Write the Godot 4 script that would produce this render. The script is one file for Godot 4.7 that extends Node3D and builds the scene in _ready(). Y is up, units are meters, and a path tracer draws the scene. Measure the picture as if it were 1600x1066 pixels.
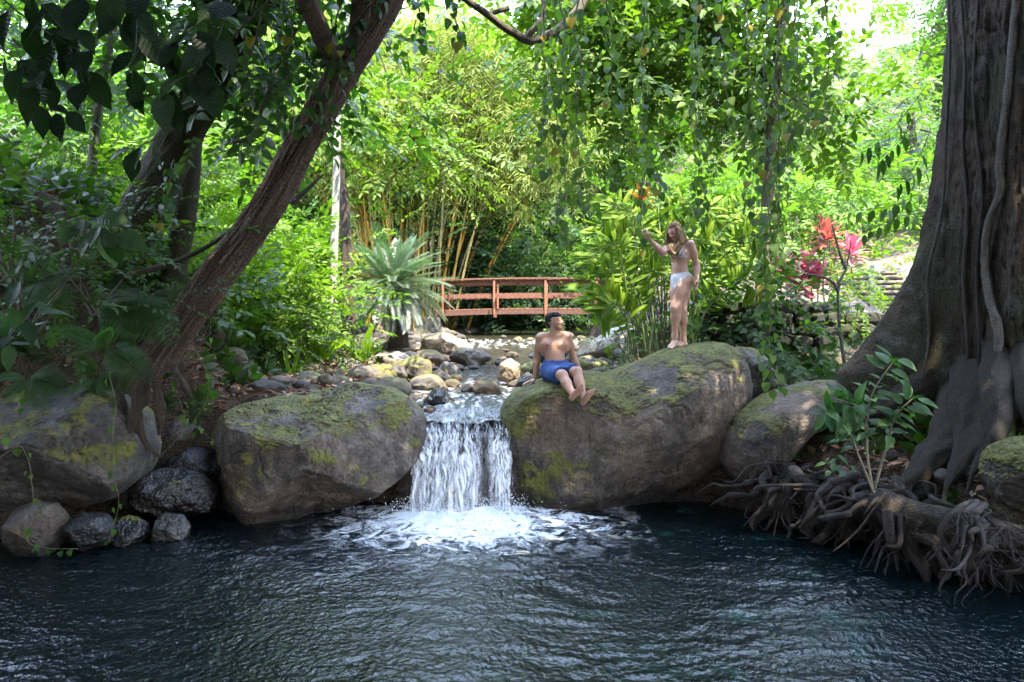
extends Node3D
# A shaded jungle pool below a small waterfall: camera, light and air first, then land and water, then rocks, people, trees and plants.

const F := 1155.0
const EXPOSURE := 9.2
const HAZE := 0.0
var cam: Camera3D
var rng := RandomNumberGenerator.new()
var nz := FastNoiseLite.new()
var taken := {}
var M := {}
var ico_cache := {}


class MB:
	var v := PackedVector3Array()
	var c := PackedColorArray()
	var t := PackedVector2Array()
	var i := PackedInt32Array()

	func vert(p: Vector3, col := Color.WHITE, uv := Vector2.ZERO) -> int:
		v.append(p)
		c.append(col)
		t.append(uv)
		return v.size() - 1

	func tri(a: int, b: int, d: int) -> void:
		i.append(a)
		i.append(b)
		i.append(d)

	func quad(a: int, b: int, d: int, e: int) -> void:  # clockwise seen from the front
		tri(a, b, d)
		tri(a, d, e)

	func normals() -> PackedVector3Array:
		var n := PackedVector3Array()
		n.resize(v.size())
		for k in range(0, i.size(), 3):
			var a := v[i[k]]
			var w := (v[i[k + 2]] - a).cross(v[i[k + 1]] - a)
			n[i[k]] += w
			n[i[k + 1]] += w
			n[i[k + 2]] += w
		for k in n.size():
			n[k] = n[k].normalized() if n[k].length_squared() > 1e-20 else Vector3.UP
		return n

	func mesh(given := PackedVector3Array()) -> ArrayMesh:
		var a := []
		a.resize(Mesh.ARRAY_MAX)
		a[Mesh.ARRAY_VERTEX] = v
		a[Mesh.ARRAY_NORMAL] = given if given.size() == v.size() else normals()
		a[Mesh.ARRAY_COLOR] = c
		a[Mesh.ARRAY_TEX_UV] = t
		a[Mesh.ARRAY_INDEX] = i
		var m := ArrayMesh.new()
		m.add_surface_from_arrays(Mesh.PRIMITIVE_TRIANGLES, a)
		return m


func at(px: float, py: float, d: float) -> Vector3:
	return cam.transform * Vector3((px - 800.0) / F * d, -(py - 533.0) / F * d, -d)


func n3(p: Vector3, f: float) -> float:
	return nz.get_noise_3d(p.x * f, p.y * f, p.z * f)


func rr(a: float, b: float) -> float:
	return rng.randf_range(a, b)


func rdir() -> Vector3:
	return Vector3(rng.randfn(), rng.randfn(), rng.randfn()).normalized()


func sm(a: float, b: float, x: float) -> float:
	return smoothstep(a, b, x)


func pw(x: float, k: Array) -> float:  # piecewise linear: x0, y0, x1, y1 ...
	if x <= k[0]:
		return k[1]
	for q in range(2, k.size(), 2):
		if x <= k[q]:
			return lerpf(k[q - 1], k[q + 1], (x - k[q - 2]) / (k[q] - k[q - 2]))
	return k[-1]


func numbered(called: String) -> String:
	var n: int = taken.get(called, 0)
	taken[called] = n + 1
	return called if n == 0 else "%s_%03d" % [called, n]


func tag(o: Node, label: String, category := "", group := "", kind := "") -> Node:
	if label:
		o.set_meta("label", label)
	if category:
		o.set_meta("category", category)
	if group:
		o.set_meta("group", group)
	if kind:
		o.set_meta("kind", kind)
	return o


func thing(called: String, label: String, category: String, where := Vector3.ZERO, group := "") -> Node3D:
	var o := Node3D.new()
	o.name = numbered(called)
	o.position = where
	add_child(o, true)
	tag(o, label, category, group)
	return o


func part(called: String, mesh: Mesh, mat: Material, parent: Node = null) -> MeshInstance3D:
	var o := MeshInstance3D.new()
	o.mesh = mesh
	o.material_override = mat
	if parent:
		o.name = called
		parent.add_child(o, true)
	else:
		o.name = numbered(called)
		add_child(o, true)
	return o


func copies(called: String, mesh: Mesh, mat: Material, xf: Array, cols: Array, parent: Node = null) -> MultiMeshInstance3D:
	var mm := MultiMesh.new()
	mm.transform_format = MultiMesh.TRANSFORM_3D
	mm.use_colors = true
	mm.mesh = mesh
	mm.instance_count = xf.size()
	for k in xf.size():
		mm.set_instance_transform(k, xf[k])
		mm.set_instance_color(k, cols[k])
	var o := MultiMeshInstance3D.new()
	o.multimesh = mm
	o.material_override = mat
	o.set_meta("kind", "stuff")
	if parent:
		o.name = called
		parent.add_child(o, true)
	else:
		o.name = numbered(called)
		add_child(o, true)
	return o


# ---------- materials
func noise_tex(size: int, freq: float, oct: int, ramp: Array, kind := FastNoiseLite.TYPE_SIMPLEX_SMOOTH, sd := 1, fractal := FastNoiseLite.FRACTAL_FBM) -> NoiseTexture2D:
	var f := FastNoiseLite.new()
	f.noise_type = kind
	f.frequency = freq
	f.fractal_octaves = oct
	f.fractal_type = fractal
	f.seed = sd
	var t := NoiseTexture2D.new()
	t.width = size
	t.height = size
	t.seamless = true
	t.noise = f
	if ramp:
		var g := Gradient.new()
		g.offsets = PackedFloat32Array([0.0, 0.45, 1.0])
		g.colors = PackedColorArray([Color.from_hsv(0, 0, ramp[0]), Color.from_hsv(0, 0, ramp[1]), Color.from_hsv(0, 0, ramp[2])])
		t.color_ramp = g
	return t


func mat(called: String, col: Color, rough: float, vc := false) -> StandardMaterial3D:
	var m := StandardMaterial3D.new()
	m.resource_name = called
	m.albedo_color = col.linear_to_srgb()
	m.albedo_color.a = col.a
	m.roughness = rough
	m.vertex_color_use_as_albedo = vc
	m.cull_mode = BaseMaterial3D.CULL_DISABLED
	M[called] = m
	return m


func tri_map(m: StandardMaterial3D, tex: Texture2D, bump: Texture2D, scale: Vector3, cm: float, world := true) -> void:
	m.uv1_triplanar = true
	m.uv1_world_triplanar = world
	m.uv1_scale = scale
	if tex:
		m.albedo_texture = tex
	if bump:
		m.heightmap_enabled = true
		m.heightmap_texture = bump
		m.heightmap_scale = cm


func leafmat(called: String, rough: float, back: Color, spec := 0.5) -> StandardMaterial3D:
	var m := mat(called, Color.WHITE, rough, true)
	m.backlight_enabled = true
	m.backlight = back.linear_to_srgb()
	m.metallic_specular = spec
	return m


func make_materials() -> void:
	var grain := noise_tex(512, 0.02, 6, [0.5, 0.84, 1.0])
	var rough_h := noise_tex(512, 0.03, 6, [0.0, 0.45, 1.0], FastNoiseLite.TYPE_SIMPLEX_SMOOTH, 5)
	var fine_h := noise_tex(512, 0.06, 5, [0.0, 0.45, 1.0], FastNoiseLite.TYPE_SIMPLEX, 9)
	var fib := noise_tex(512, 0.025, 6, [0.35, 0.8, 1.0], FastNoiseLite.TYPE_SIMPLEX, 3)
	var fib_h := noise_tex(512, 0.03, 6, [0.0, 0.5, 1.0], FastNoiseLite.TYPE_SIMPLEX, 4, FastNoiseLite.FRACTAL_RIDGED)
	tri_map(mat("rock", Color.WHITE, 0.82, true), grain, rough_h, Vector3.ONE * 1.9, 1.0)
	tri_map(mat("wet_rock", Color.WHITE, 0.22, true), grain, rough_h, Vector3.ONE * 1.6, 2.5)
	tri_map(mat("cobble", Color.WHITE, 0.75, true), grain, rough_h, Vector3.ONE * 2.0, 2.0, false)
	tri_map(mat("soil", Color.WHITE, 0.95, true), grain, fine_h, Vector3.ONE * 0.9, 5.0)
	for b in [["bark", Vector3(3, 1.2, 1), 5.0], ["smooth_bark", Vector3(2, 2, 1), 2.0], ["big_bark", Vector3(5, 2.2, 1), 5.0]]:
		var m := mat(b[0], Color.WHITE, 0.9, true)
		m.albedo_texture = fib
		m.uv1_scale = b[1]
		m.heightmap_enabled = true
		m.heightmap_texture = fib_h
		m.heightmap_scale = b[2]
	tri_map(mat("wood", Color.WHITE, 0.6, true), fib, fib_h, Vector3(0.6, 6, 6), 0.6, false)
	leafmat("leaf", 0.42, Color(0.75, 1.0, 0.3))
	leafmat("leaf_thin", 0.5, Color(0.85, 1.0, 0.35), 0.4)
	leafmat("leaf_gloss", 0.45, Color(0.55, 0.8, 0.25), 0.4)
	leafmat("leaf_silver", 0.3, Color(0.5, 0.7, 0.35), 0.75)
	leafmat("leaf_far", 0.55, Color(0.8, 1.0, 0.35), 0.4)
	leafmat("petal", 0.45, Color(1.0, 0.7, 0.7), 0.4)
	leafmat("litter", 0.8, Color(0.3, 0.25, 0.2), 0.3)
	var veins := vein_image()
	for b in ["leaf", "leaf_thin", "leaf_gloss", "petal"]:
		M[b].albedo_texture = veins[0]
		M[b].heightmap_enabled = true
		M[b].heightmap_texture = veins[1]
		M[b].heightmap_scale = 0.35
	mat("stem", Color.WHITE, 0.7, true)
	var sk := mat("skin", Color.WHITE, 0.5, true)
	sk.subsurf_scatter_enabled = true
	sk.subsurf_scatter_strength = 0.12
	mat("hair", Color.WHITE, 0.55, true).metallic_specular = 0.18
	tri_map(mat("cloth", Color.WHITE, 0.8, true), null, fine_h, Vector3.ONE * 6, 0.4)
	var w := mat("pool", Color(0.001, 0.005, 0.0062), 0.03)
	w.metallic_specular = 0.45
	tri_map(w, null, noise_tex(1024, 0.014, 5, [0.0, 0.5, 1.0], FastNoiseLite.TYPE_SIMPLEX_SMOOTH, 21), Vector3.ONE * 0.9, 1.1)
	var s := mat("stream", Color.WHITE, 0.08, true)
	tri_map(s, null, noise_tex(512, 0.02, 5, [0.0, 0.5, 1.0], FastNoiseLite.TYPE_SIMPLEX_SMOOTH, 22), Vector3.ONE * 1.1, 3.0)
	var fo := mat("foam", Color.WHITE, 0.35, true)
	fo.transparency = BaseMaterial3D.TRANSPARENCY_ALPHA
	fo.roughness = 0.6
	var drop := mat("droplet", Color(0.85, 0.87, 0.9), 0.2)
	drop.metallic_specular = 0.5


func vein_image() -> Array:
	# side veins that run from the midrib towards the tip, a little paler and raised
	var a := Image.create(96, 192, false, Image.FORMAT_RGBA8)
	var h := Image.create(96, 192, false, Image.FORMAT_RGBA8)
	for y in 192:
		for x in 96:
			var u := absf(x / 95.0 - 0.5) * 2.0
			var s := fposmod((y / 192.0 - u * 0.16) * 9.0, 1.0)
			var v := sm(0.16, 0.0, minf(s, 1.0 - s)) * (1.0 - u * 0.6)
			v = maxf(v, sm(0.07, 0.02, u))
			var mott := 0.5 + 0.5 * nz.get_noise_2d(x * 0.07, y * 0.05)
			var c := 0.8 + 0.1 * mott + 0.1 * v
			a.set_pixel(x, y, Color(c, c, c * 0.98))
			var b := 0.35 + 0.5 * sin(s * PI) * (1.0 - 0.5 * u) - 0.35 * v
			h.set_pixel(x, y, Color(b, b, b))
	return [ImageTexture.create_from_image(a), ImageTexture.create_from_image(h)]


# ---------- shapes
func ico(level: int) -> Array:
	if ico_cache.has(level):
		return ico_cache[level]
	var g := (1.0 + sqrt(5.0)) / 2.0
	var v := PackedVector3Array()
	for p in [[-1, g, 0], [1, g, 0], [-1, -g, 0], [1, -g, 0], [0, -1, g], [0, 1, g], [0, -1, -g], [0, 1, -g], [g, 0, -1], [g, 0, 1], [-g, 0, -1], [-g, 0, 1]]:
		v.append(Vector3(p[0], p[1], p[2]).normalized())
	var f := PackedInt32Array([0, 11, 5, 0, 5, 1, 0, 1, 7, 0, 7, 10, 0, 10, 11, 1, 5, 9, 5, 11, 4, 11, 10, 2, 10, 7, 6, 7, 1, 8, 3, 9, 4, 3, 4, 2, 3, 2, 6, 3, 6, 8, 3, 8, 9, 4, 9, 5, 2, 4, 11, 6, 2, 10, 8, 6, 7, 9, 8, 1])
	for l in level:
		var mid := {}
		var h := PackedInt32Array()
		for k in range(0, f.size(), 3):
			var q := [f[k], f[k + 1], f[k + 2]]
			var m := [0, 0, 0]
			for e in 3:
				var a: int = q[e]
				var b: int = q[(e + 1) % 3]
				var key := mini(a, b) * 1000000 + maxi(a, b)
				if not mid.has(key):
					v.append((v[a] + v[b]).normalized())
					mid[key] = v.size() - 1
				m[e] = mid[key]
			h.append_array(PackedInt32Array([q[0], m[0], m[2], q[1], m[1], m[0], q[2], m[2], m[1], m[0], m[1], m[2]]))
		f = h
	for k in range(0, f.size(), 3):  # clockwise outward
		var s := f[k + 1]
		f[k + 1] = f[k + 2]
		f[k + 2] = s
	ico_cache[level] = [v, f]
	return ico_cache[level]


func spline(p: Array, n: int) -> PackedVector3Array:
	var out := PackedVector3Array()
	var m := p.size() - 1
	for k in n + 1:
		var s := float(k) / n * m
		var j := mini(int(s), m - 1)
		var a: Vector3 = p[maxi(j - 1, 0)]
		var b: Vector3 = p[j]
		var c: Vector3 = p[j + 1]
		var d: Vector3 = p[mini(j + 2, m)]
		out.append(b.cubic_interpolate(c, a, d, s - j))
	return out


func rspline(r: Array, n: int) -> PackedFloat32Array:
	var out := PackedFloat32Array()
	var m := r.size() - 1
	for k in n + 1:
		var s := float(k) / n * m
		var j := mini(int(s), m - 1)
		out.append(lerpf(r[j], r[j + 1], s - j))
	return out


# a bent tapering tube; col_of(theta cos/sin point, along) tints it; bumps: [amplitude share, angular frequency, along frequency]
func tube(mb: MB, p: PackedVector3Array, r: PackedFloat32Array, sides: int, ca: Color, cb: Color, bump := Vector3.ZERO, sd := 0.0, cap := true) -> void:
	var up := Vector3.UP if absf((p[1] - p[0]).normalized().y) < 0.9 else Vector3.RIGHT
	var first := mb.v.size()
	var run := 0.0
	var x := Vector3.ZERO
	for k in p.size():
		var dir := (p[mini(k + 1, p.size() - 1)] - p[maxi(k - 1, 0)]).normalized()
		if k == 0:
			x = dir.cross(up).normalized()
		else:
			run += p[k].distance_to(p[k - 1])
			x = (x - dir * x.dot(dir)).normalized()
		var y := dir.cross(x)
		for s in sides + 1:
			var th := TAU * s / sides
			var o := x * cos(th) + y * sin(th)
			var w := 0.0
			if bump.x > 0.0:
				var q := Vector3(cos(th) * bump.y, sin(th) * bump.y, run * bump.z + sd)
				w = nz.get_noise_3d(q.x, q.y, q.z)
				if bump.y > 4.0:  # furrowed bark: sharp grooves between fibrous ridges
					w = 0.45 - 2.4 * pow(absf(w), 0.7) + 0.5 * nz.get_noise_3d(q.x * 0.35, q.y * 0.35, q.z * 1.3 + 9.0)
			var m := clampf(0.5 + 0.9 * (w if bump.x > 0.0 else n3(p[k] + o * r[k], 9.0)), 0.0, 1.0)
			mb.vert(p[k] + o * r[k] * (1.0 + bump.x * w), ca.lerp(cb, m), Vector2(float(s) / sides * maxf(roundf(TAU * r[0] * 1.2), 1.0), run))
	var row := sides + 1
	for k in p.size() - 1:
		for s in sides:
			var a := first + k * row + s
			mb.quad(a, a + row, a + row + 1, a + 1)
	if cap:
		for e in [0, p.size() - 1]:
			var ce := mb.vert(p[e], ca.lerp(cb, 0.5))
			for s in sides:
				var a: int = first + e * row + s
				if e == 0:
					mb.tri(ce, a, a + 1)
				else:
					mb.tri(ce, a + 1, a)


func stick(mb: MB, a: Vector3, b: Vector3, ra: float, rb: float, sides: int, ca: Color, cb: Color, bend := 0.0) -> void:
	var mid := (a + b) / 2 + rdir() * bend * a.distance_to(b)
	var n := 2 if bend == 0.0 else 6
	tube(mb, spline([a, mid, b], n), rspline([ra, (ra + rb) / 2, rb], n), sides, ca, cb)


func box(mb: MB, c: Vector3, h: Vector3, b: Basis, col: Color, bev := 0.0) -> void:
	# a box with chamfered long edges
	bev = minf(bev, minf(h.x, minf(h.y, h.z)) * 0.45)
	var dirs := [[b.x * h.x, b.y * h.y, b.z * h.z, h.x, h.y, h.z], [b.y * h.y, b.z * h.z, b.x * h.x, h.y, h.z, h.x], [b.z * h.z, b.x * h.x, b.y * h.y, h.z, h.x, h.y]]
	var face := {}
	for f in 3:
		for s in [-1.0, 1.0]:
			var n: Vector3 = dirs[f][0] * s
			var u: Vector3 = dirs[f][1] * (1.0 - bev / dirs[f][4])
			var w: Vector3 = dirs[f][2] * (1.0 - bev / dirs[f][5])
			var q := []
			for e in [[-1, -1], [1, -1], [1, 1], [-1, 1]]:
				q.append(mb.vert(c + n + u * e[0] + w * e[1], col))
			if s > 0:
				mb.quad(q[3], q[2], q[1], q[0])
			else:
				mb.quad(q[0], q[1], q[2], q[3])
			face[[f, s]] = q
	if bev > 0.0:
		for f in 3:
			var g := (f + 1) % 3
			for s in [-1.0, 1.0]:
				for r in [-1.0, 1.0]:
					# edge between face (f, s) and face (g, r): f's u axis is g's normal
					var q = face[[f, s]]
					var p = face[[g, r]]
					var a: int = q[1] if r > 0 else q[0]
					var a2: int = q[2] if r > 0 else q[3]
					# in face g, axes are (f+2, f): w axis of g is f
					var d: int = p[3] if s > 0 else p[0]
					var d2: int = p[2] if s > 0 else p[1]
					if s * r > 0:
						mb.quad(a, a2, d2, d)
					else:
						mb.quad(a, d, d2, a2)


# one leaf: rows of (left, rib, right); kinds differ in outline
func leaf_w(kind: String, s: float) -> float:
	match kind:
		"heart":
			return pow(sin(PI * pow(s * 0.97 + 0.03, 0.55)), 0.8)
		"lance":
			return pow(sin(PI * pow(s, 0.8)), 0.75)
		"round":
			return sqrt(maxf(0.0, 1.0 - pow(2.0 * s - 1.0, 2.0)))
	return pow(sin(PI * pow(s, 0.72)), 0.85 + 0.5 * sm(0.55, 1.0, s))


func leaf(mb: MB, base: Vector3, dir: Vector3, up: Vector3, l: float, w: float, kind: String, rows: int, col: Color, fold := 0.25, droop := 0.35, wavy := 0.0) -> void:
	var side := dir.cross(up).normalized()
	var nrm := side.cross(dir).normalized()
	var prev := []
	var dark := col * 0.86
	dark.a = 1
	for k in rows + 1:
		var s := float(k) / rows
		var ww := maxf(leaf_w(kind, s) * w * 0.5, w * 0.01)
		var a := droop * s * s
		var c := base + dir * (l * (s - 0.12 * droop * s * s * s)) - nrm * (l * a * 0.5)
		if kind == "heart" and k == 0:
			c += dir * l * 0.06
		var wv := sin(s * 9.0) * wavy * w
		var now := [
			mb.vert(c - side * ww + nrm * (fold * ww + wv), col, Vector2(0, s)),
			mb.vert(c, dark, Vector2(0.5, s)),
			mb.vert(c + side * ww + nrm * (fold * ww - wv), col, Vector2(1, s)),
		]
		if k > 0:
			mb.quad(prev[0], now[0], now[1], prev[1])
			mb.quad(prev[1], now[1], now[2], prev[2])
		prev = now


func leaf_mesh(l: float, w: float, kind: String, rows: int, col: Color, fold := 0.25, droop := 0.35, stalk := 0.0, wavy := 0.0) -> ArrayMesh:
	# grows along -z from its stalk, upper face +y
	var mb := MB.new()
	if stalk > 0.0:
		tube(mb, PackedVector3Array([Vector3.ZERO, Vector3(0, 0, -stalk)]), PackedFloat32Array([w * 0.018, w * 0.014]), 4, col, col)
	leaf(mb, Vector3(0, 0, -stalk), Vector3.FORWARD, Vector3.UP, l, w, kind, rows, col, fold, droop, wavy)
	return mb.mesh()


# a sprig of n leaves on a short stalk along -z; for crowns that are instanced
func sprig(n: int, len: float, l: float, w: float, kind: String, rows: int, spread := 0.9, jitter := 0.25, fold := 0.25, droop := 0.4) -> ArrayMesh:
	var mb := MB.new()
	stick(mb, Vector3.ZERO, Vector3(0, 0, -len), l * 0.03, l * 0.015, 3, Color(0.5, 0.45, 0.4), Color(0.4, 0.35, 0.3))
	for k in n:
		var s := (k + 0.6) / n
		var side := 1.0 if k % 2 == 0 else -1.0
		var th := rr(-0.5, 0.5)
		var dir := (Vector3.FORWARD * (1.0 - spread * (1.0 - s * 0.6)) + Vector3(side * cos(th), sin(th) * 0.8, 0) * spread + rdir() * jitter).normalized()
		if k == n - 1:
			dir = (Vector3.FORWARD + rdir() * 0.3).normalized()
		var up := (Vector3.UP + rdir() * 0.5).normalized()
		var b := rr(0.7, 1.3)
		leaf(mb, Vector3(0, 0, -len * s), dir, up, l * rr(0.75, 1.15), w * rr(0.8, 1.15), kind, rows, Color(b * rr(0.9, 1.15), b, b * rr(0.8, 1.1)), fold, droop)
	return mb.mesh()


# place leaves about clumps in ellipsoids; blobs: [centre, radii, share]
func cloud(blobs: Array, n: int, s0: float, s1: float, ca: Color, cb: Color, clump: int, hang := 0.35, shell := 0.6) -> Array:
	var xf := []
	var cols := []
	var total := 0.0
	for b in blobs:
		total += b[2]
	for b in blobs:
		var many := int(n * b[2] / total)
		var rad: Vector3 = b[1]
		var groups := maxi(1, many / clump)
		for g in groups:
			var u := rdir() * pow(rng.randf(), 1.0 / 3.0 * (1.0 - shell * 0.8))
			var gc: Vector3 = b[0] + u * rad
			var size := pow(clump, 0.4) * s1 * 0.22 * rr(0.6, 1.3)
			var tone := rng.randf()
			for k in clump:
				var p := gc + Vector3(rng.randfn(), rng.randfn() * 0.7, rng.randfn()) * size
				var out: Vector3 = ((p - b[0]) / rad * 0.8 + rdir() * 0.9 - Vector3(0, hang, 0)).normalized()
				var s := rr(s0, s1)
				var side: Vector3 = out.cross(Vector3.UP)
				if side.length() < 0.05:
					side = Vector3.RIGHT
				var bas := Basis(side.normalized(), side.normalized().cross(out) , -out).orthonormalized()
				xf.append(Transform3D(bas.rotated(out, rr(-0.6, 0.6)).scaled_local(Vector3.ONE * s), p))
				var w := clampf(tone * 0.6 + rng.randf() * 0.5, 0, 1)
				cols.append(ca.lerp(cb, w))
	return [xf, cols]


# orient a -z pointing part
func aim(p: Vector3, dir: Vector3, up := Vector3.UP, s := 1.0) -> Transform3D:
	if absf(dir.normalized().dot(up.normalized())) > 0.98:
		up = Vector3(0.3, 0.2, 1)
	return Transform3D(Basis.looking_at(dir, up).scaled_local(Vector3.ONE * s), p)


func _ready() -> void:
	cam = Camera3D.new()
	cam.name = "camera"
	cam.fov = 49.55
	cam.near = 0.05
	cam.far = 600.0
	cam.position = Vector3(0, 2.3, 0)
	cam.rotation.x = -atan(33.0 / F)
	add_child(cam)
	cam.current = true
	var env := Environment.new()
	var sky := Sky.new()
	var sk := ProceduralSkyMaterial.new()
	sk.sky_top_color = Color(0.73, 0.82, 0.99)
	sk.sky_horizon_color = Color(0.98, 0.98, 0.98)
	sk.sky_curve = 0.2
	sk.ground_bottom_color = Color(0.2, 0.22, 0.15)
	sk.ground_horizon_color = Color(0.5, 0.55, 0.5)
	sky.sky_material = sk
	env.background_mode = Environment.BG_SKY
	env.sky = sky
	env.background_energy_multiplier = 1.85
	env.tonemap_mode = Environment.TONE_MAPPER_LINEAR
	env.tonemap_exposure = EXPOSURE
	env.sdfgi_enabled = true
	env.ssao_enabled = true
	env.ssil_enabled = true
	var we := WorldEnvironment.new()
	we.name = "world_environment"
	we.environment = env
	add_child(we)
	var sun := DirectionalLight3D.new()
	sun.name = "sun"
	sun.light_energy = 1.15
	sun.light_angular_distance = 0.5
	sun.light_color = Color(1.0, 0.96, 0.87)
	sun.shadow_enabled = true
	sun.rotation = Vector3(-deg_to_rad(64.0), deg_to_rad(34.0), 0)
	add_child(sun)
	if HAZE > 0.0:
		env.fog_enabled = true
		env.fog_density = HAZE
		env.fog_light_color = Color(0.93, 0.97, 0.93)

	rng.seed = 77
	nz.noise_type = FastNoiseLite.TYPE_SIMPLEX_SMOOTH
	nz.frequency = 1.0
	nz.fractal_octaves = 4
	nz.seed = 11
	make_materials()
	make_ground()
	make_water()
	make_boulders()
	make_bridge()
	make_people()
	make_trees()
	make_plants()
	make_details()


# ---------- the land: d is the distance ahead of the camera (minus z)
func stream_level(d: float) -> float:
	return pw(d, [9.2, 1.13, 12.7, 1.2, 17.5, 1.34, 19.0, 1.45, 20.4, 1.72, 26.0, 1.95, 45.0, 3.2])


func stream_mid(d: float) -> float:
	return pw(d, [9.0, -0.62, 10.5, -0.62, 12.7, -0.45, 15.0, 0.25, 20.0, 0.45, 26.0, 0.8, 45.0, 0.5]) + 0.12 * sin(d * 1.3)


func stream_half(d: float) -> float:
	return pw(d, [9.0, 0.62, 10.5, 0.85, 12.5, 1.15, 15.0, 1.7, 20.0, 1.9, 26.0, 1.8, 45.0, 1.5])


func land(x: float, d: float) -> float:
	var p := Vector3(x, 0, -d)
	var lv := stream_level(maxf(d, 9.2))
	var off := absf(x - stream_mid(maxf(d, 9.2)))
	var h := lv + 0.1 - 0.75 * (1.0 - sm(8.5, 9.3, d)) + 0.04 * minf(off, 8.0)
	# the steep bank on the left
	var xl := pw(d, [0.0, -6.6, 6.0, -6.4, 8.0, -5.4, 8.7, -4.6, 9.3, -3.7, 12.0, -4.0, 16.0, -6.0, 22.0, -8.0, 30.0, -9.0, 60.0, -14.0])
	var k := maxf(0.0, xl - x)
	h += 1.15 * minf(k, 2.3) + 0.12 * minf(maxf(0.0, k - 2.3), 30.0)
	# the right bank, with a terrace behind a low stone wall
	var w := sm(1.7, 2.9, x)
	var r := pw(d, [0.0, 0.7, 6.0, 0.55, 8.0, 0.85, 9.5, 1.0, 11.0, 1.2, 12.1, 1.62, 12.7, 1.7, 12.75, 2.25, 16.0, 2.42, 20.0, 3.7, 30.0, 5.0])
	r += 0.22 * maxf(0.0, x - 4.2) * sm(4.0, 8.0, d) * (1.0 - sm(11.5, 13.0, d)) + 0.3 * maxf(0.0, x - 9.0)
	h = lerpf(h, r, w * (1.0 - sm(19.0, 26.0, d) * (1.0 - sm(5.0, 8.0, x))))
	# the far hillside
	h += maxf(0.0, d - 28.0) * 0.42 * minf(1.0, 30.0 / maxf(d - 28.0, 1.0))
	h += 0.09 * n3(p, 0.55) + 0.04 * n3(p, 2.1) + 0.6 * n3(p, 0.08) * sm(14.0, 40.0, absf(d) + absf(x))
	# the stream's bed
	if d > 8.8:
		var inside := 1.0 - sm(stream_half(d) - 0.15, stream_half(d) + 0.45, off)
		h = lerpf(h, lv - 0.2, inside * (1.0 - sm(44.0, 50.0, d)))
	# the pool
	var pl := pw(d, [1.5, -8.0, 4.0, -7.4, 6.0, -6.6, 7.0, -6.0, 8.0, -5.2, 8.6, -4.4, 9.1, -3.4])
	var pr := pw(d, [1.5, 6.2, 4.0, 5.6, 5.6, 5.0, 6.2, 4.75, 6.7, 4.45, 7.1, 4.2, 7.6, 3.85, 8.5, 3.3, 9.1, 2.8])
	var inp := sm(pl - 0.3, pl + 0.5, x) * (1.0 - sm(pr - 0.45, pr + 0.12, x)) * (1.0 - sm(9.15, 9.5, d)) * sm(1.6, 3.0, d)
	h = lerpf(h, -0.8, inp)
	if d < 1.6 and x > -9.0:
		h = minf(h, 1.0)
	return h


func sheet(x0: float, x1: float, d0: float, d1: float, nx: int, nd: int, fx: Callable, fd: Callable, height: Callable, colour: Callable, sides := []) -> ArrayMesh:
	var mb := MB.new()
	for a in nd + 1:
		var d: float = fd.call(lerpf(d0, d1, float(a) / nd))
		for b in nx + 1:
			var x: float = fx.call(lerpf(x0, x1, float(b) / nx))
			var p := Vector3(x, height.call(x, d), -d)
			mb.vert(p, colour.call(p), Vector2(x, d))
	var row := nx + 1
	for a in nd:
		for b in nx:
			var q := a * row + b
			mb.quad(q, q + row, q + row + 1, q + 1)
	return mb.mesh()


func make_ground() -> void:
	var m := sheet(-1, 1, -1, 1, 300, 330, func(t): return 9.0 * t + 150.0 * pow(t, 7.0), func(t): return 13.0 + 16.0 * t + 150.0 * pow(t, 7.0), land, func(p):
		var a: float = n3(p, 0.9) * 0.5 + 0.5
		var b: float = n3(p + Vector3(9, 3, 1), 0.35) * 0.5 + 0.5
		var c: Color = Color(0.05, 0.032, 0.02).lerp(Color(0.13, 0.085, 0.055), a)
		c = c.lerp(Color(0.06, 0.075, 0.02), clampf(b * 1.6 - 0.7, 0.0, 0.8))
		var gravel: float = (1.0 - sm(0.0, 1.5, absf(p.x + 1.2) - 2.2)) * sm(9.3, 10.0, -p.z) * (1.0 - sm(22.0, 26.0, -p.z))
		c = c.lerp(Color(0.24, 0.19, 0.15).lerp(Color(0.16, 0.12, 0.09), a), gravel)
		var path: float = sm(5.5, 7.0, p.x) * (1.0 - sm(11.0, 13.0, p.x)) * sm(13.2, 14.0, -p.z) * (1.0 - sm(22.0, 26.0, -p.z))
		c = c.lerp(Color(0.36, 0.26, 0.19).lerp(Color(0.24, 0.17, 0.12), a), path)
		if p.y < -0.1:
			c = Color(0.02, 0.025, 0.02)
		return c)
	tag(part("ground", m, M.soil), "brown leaf-strewn earth banks rising on both sides of the stream", "", "", "structure")


func wave(x: float, d: float) -> float:
	var e := Vector2(x + 0.62, d - 8.6)
	var r := e.length()
	var near := exp(-r * 0.55)
	var wx := x + 0.5 * nz.get_noise_2d(x * 0.4, d * 0.4)
	var wd := d + 0.4 * nz.get_noise_2d(x * 0.4 + 40.0, d * 0.4)
	var h := 0.035 * nz.get_noise_2d(wx * 0.75, wd * 1.5) + 0.034 * nz.get_noise_2d(wx * 2.1 + 7.0, wd * 4.2) + 0.012 * nz.get_noise_2d(wx * 6.0 + 3.0, wd * 10.0)
	h += 0.055 * near * nz.get_noise_2d(wx * 2.5, wd * 3.5) + near * 0.018 * sin(r * 9.0 + 3.0 * nz.get_noise_2d(x, d))
	return 0.36 * h * (0.2 + 1.15 * sm(-0.1, 0.4, nz.get_noise_2d(x * 0.35 + 90.0, d * 0.35) + 0.25 + near))


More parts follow.
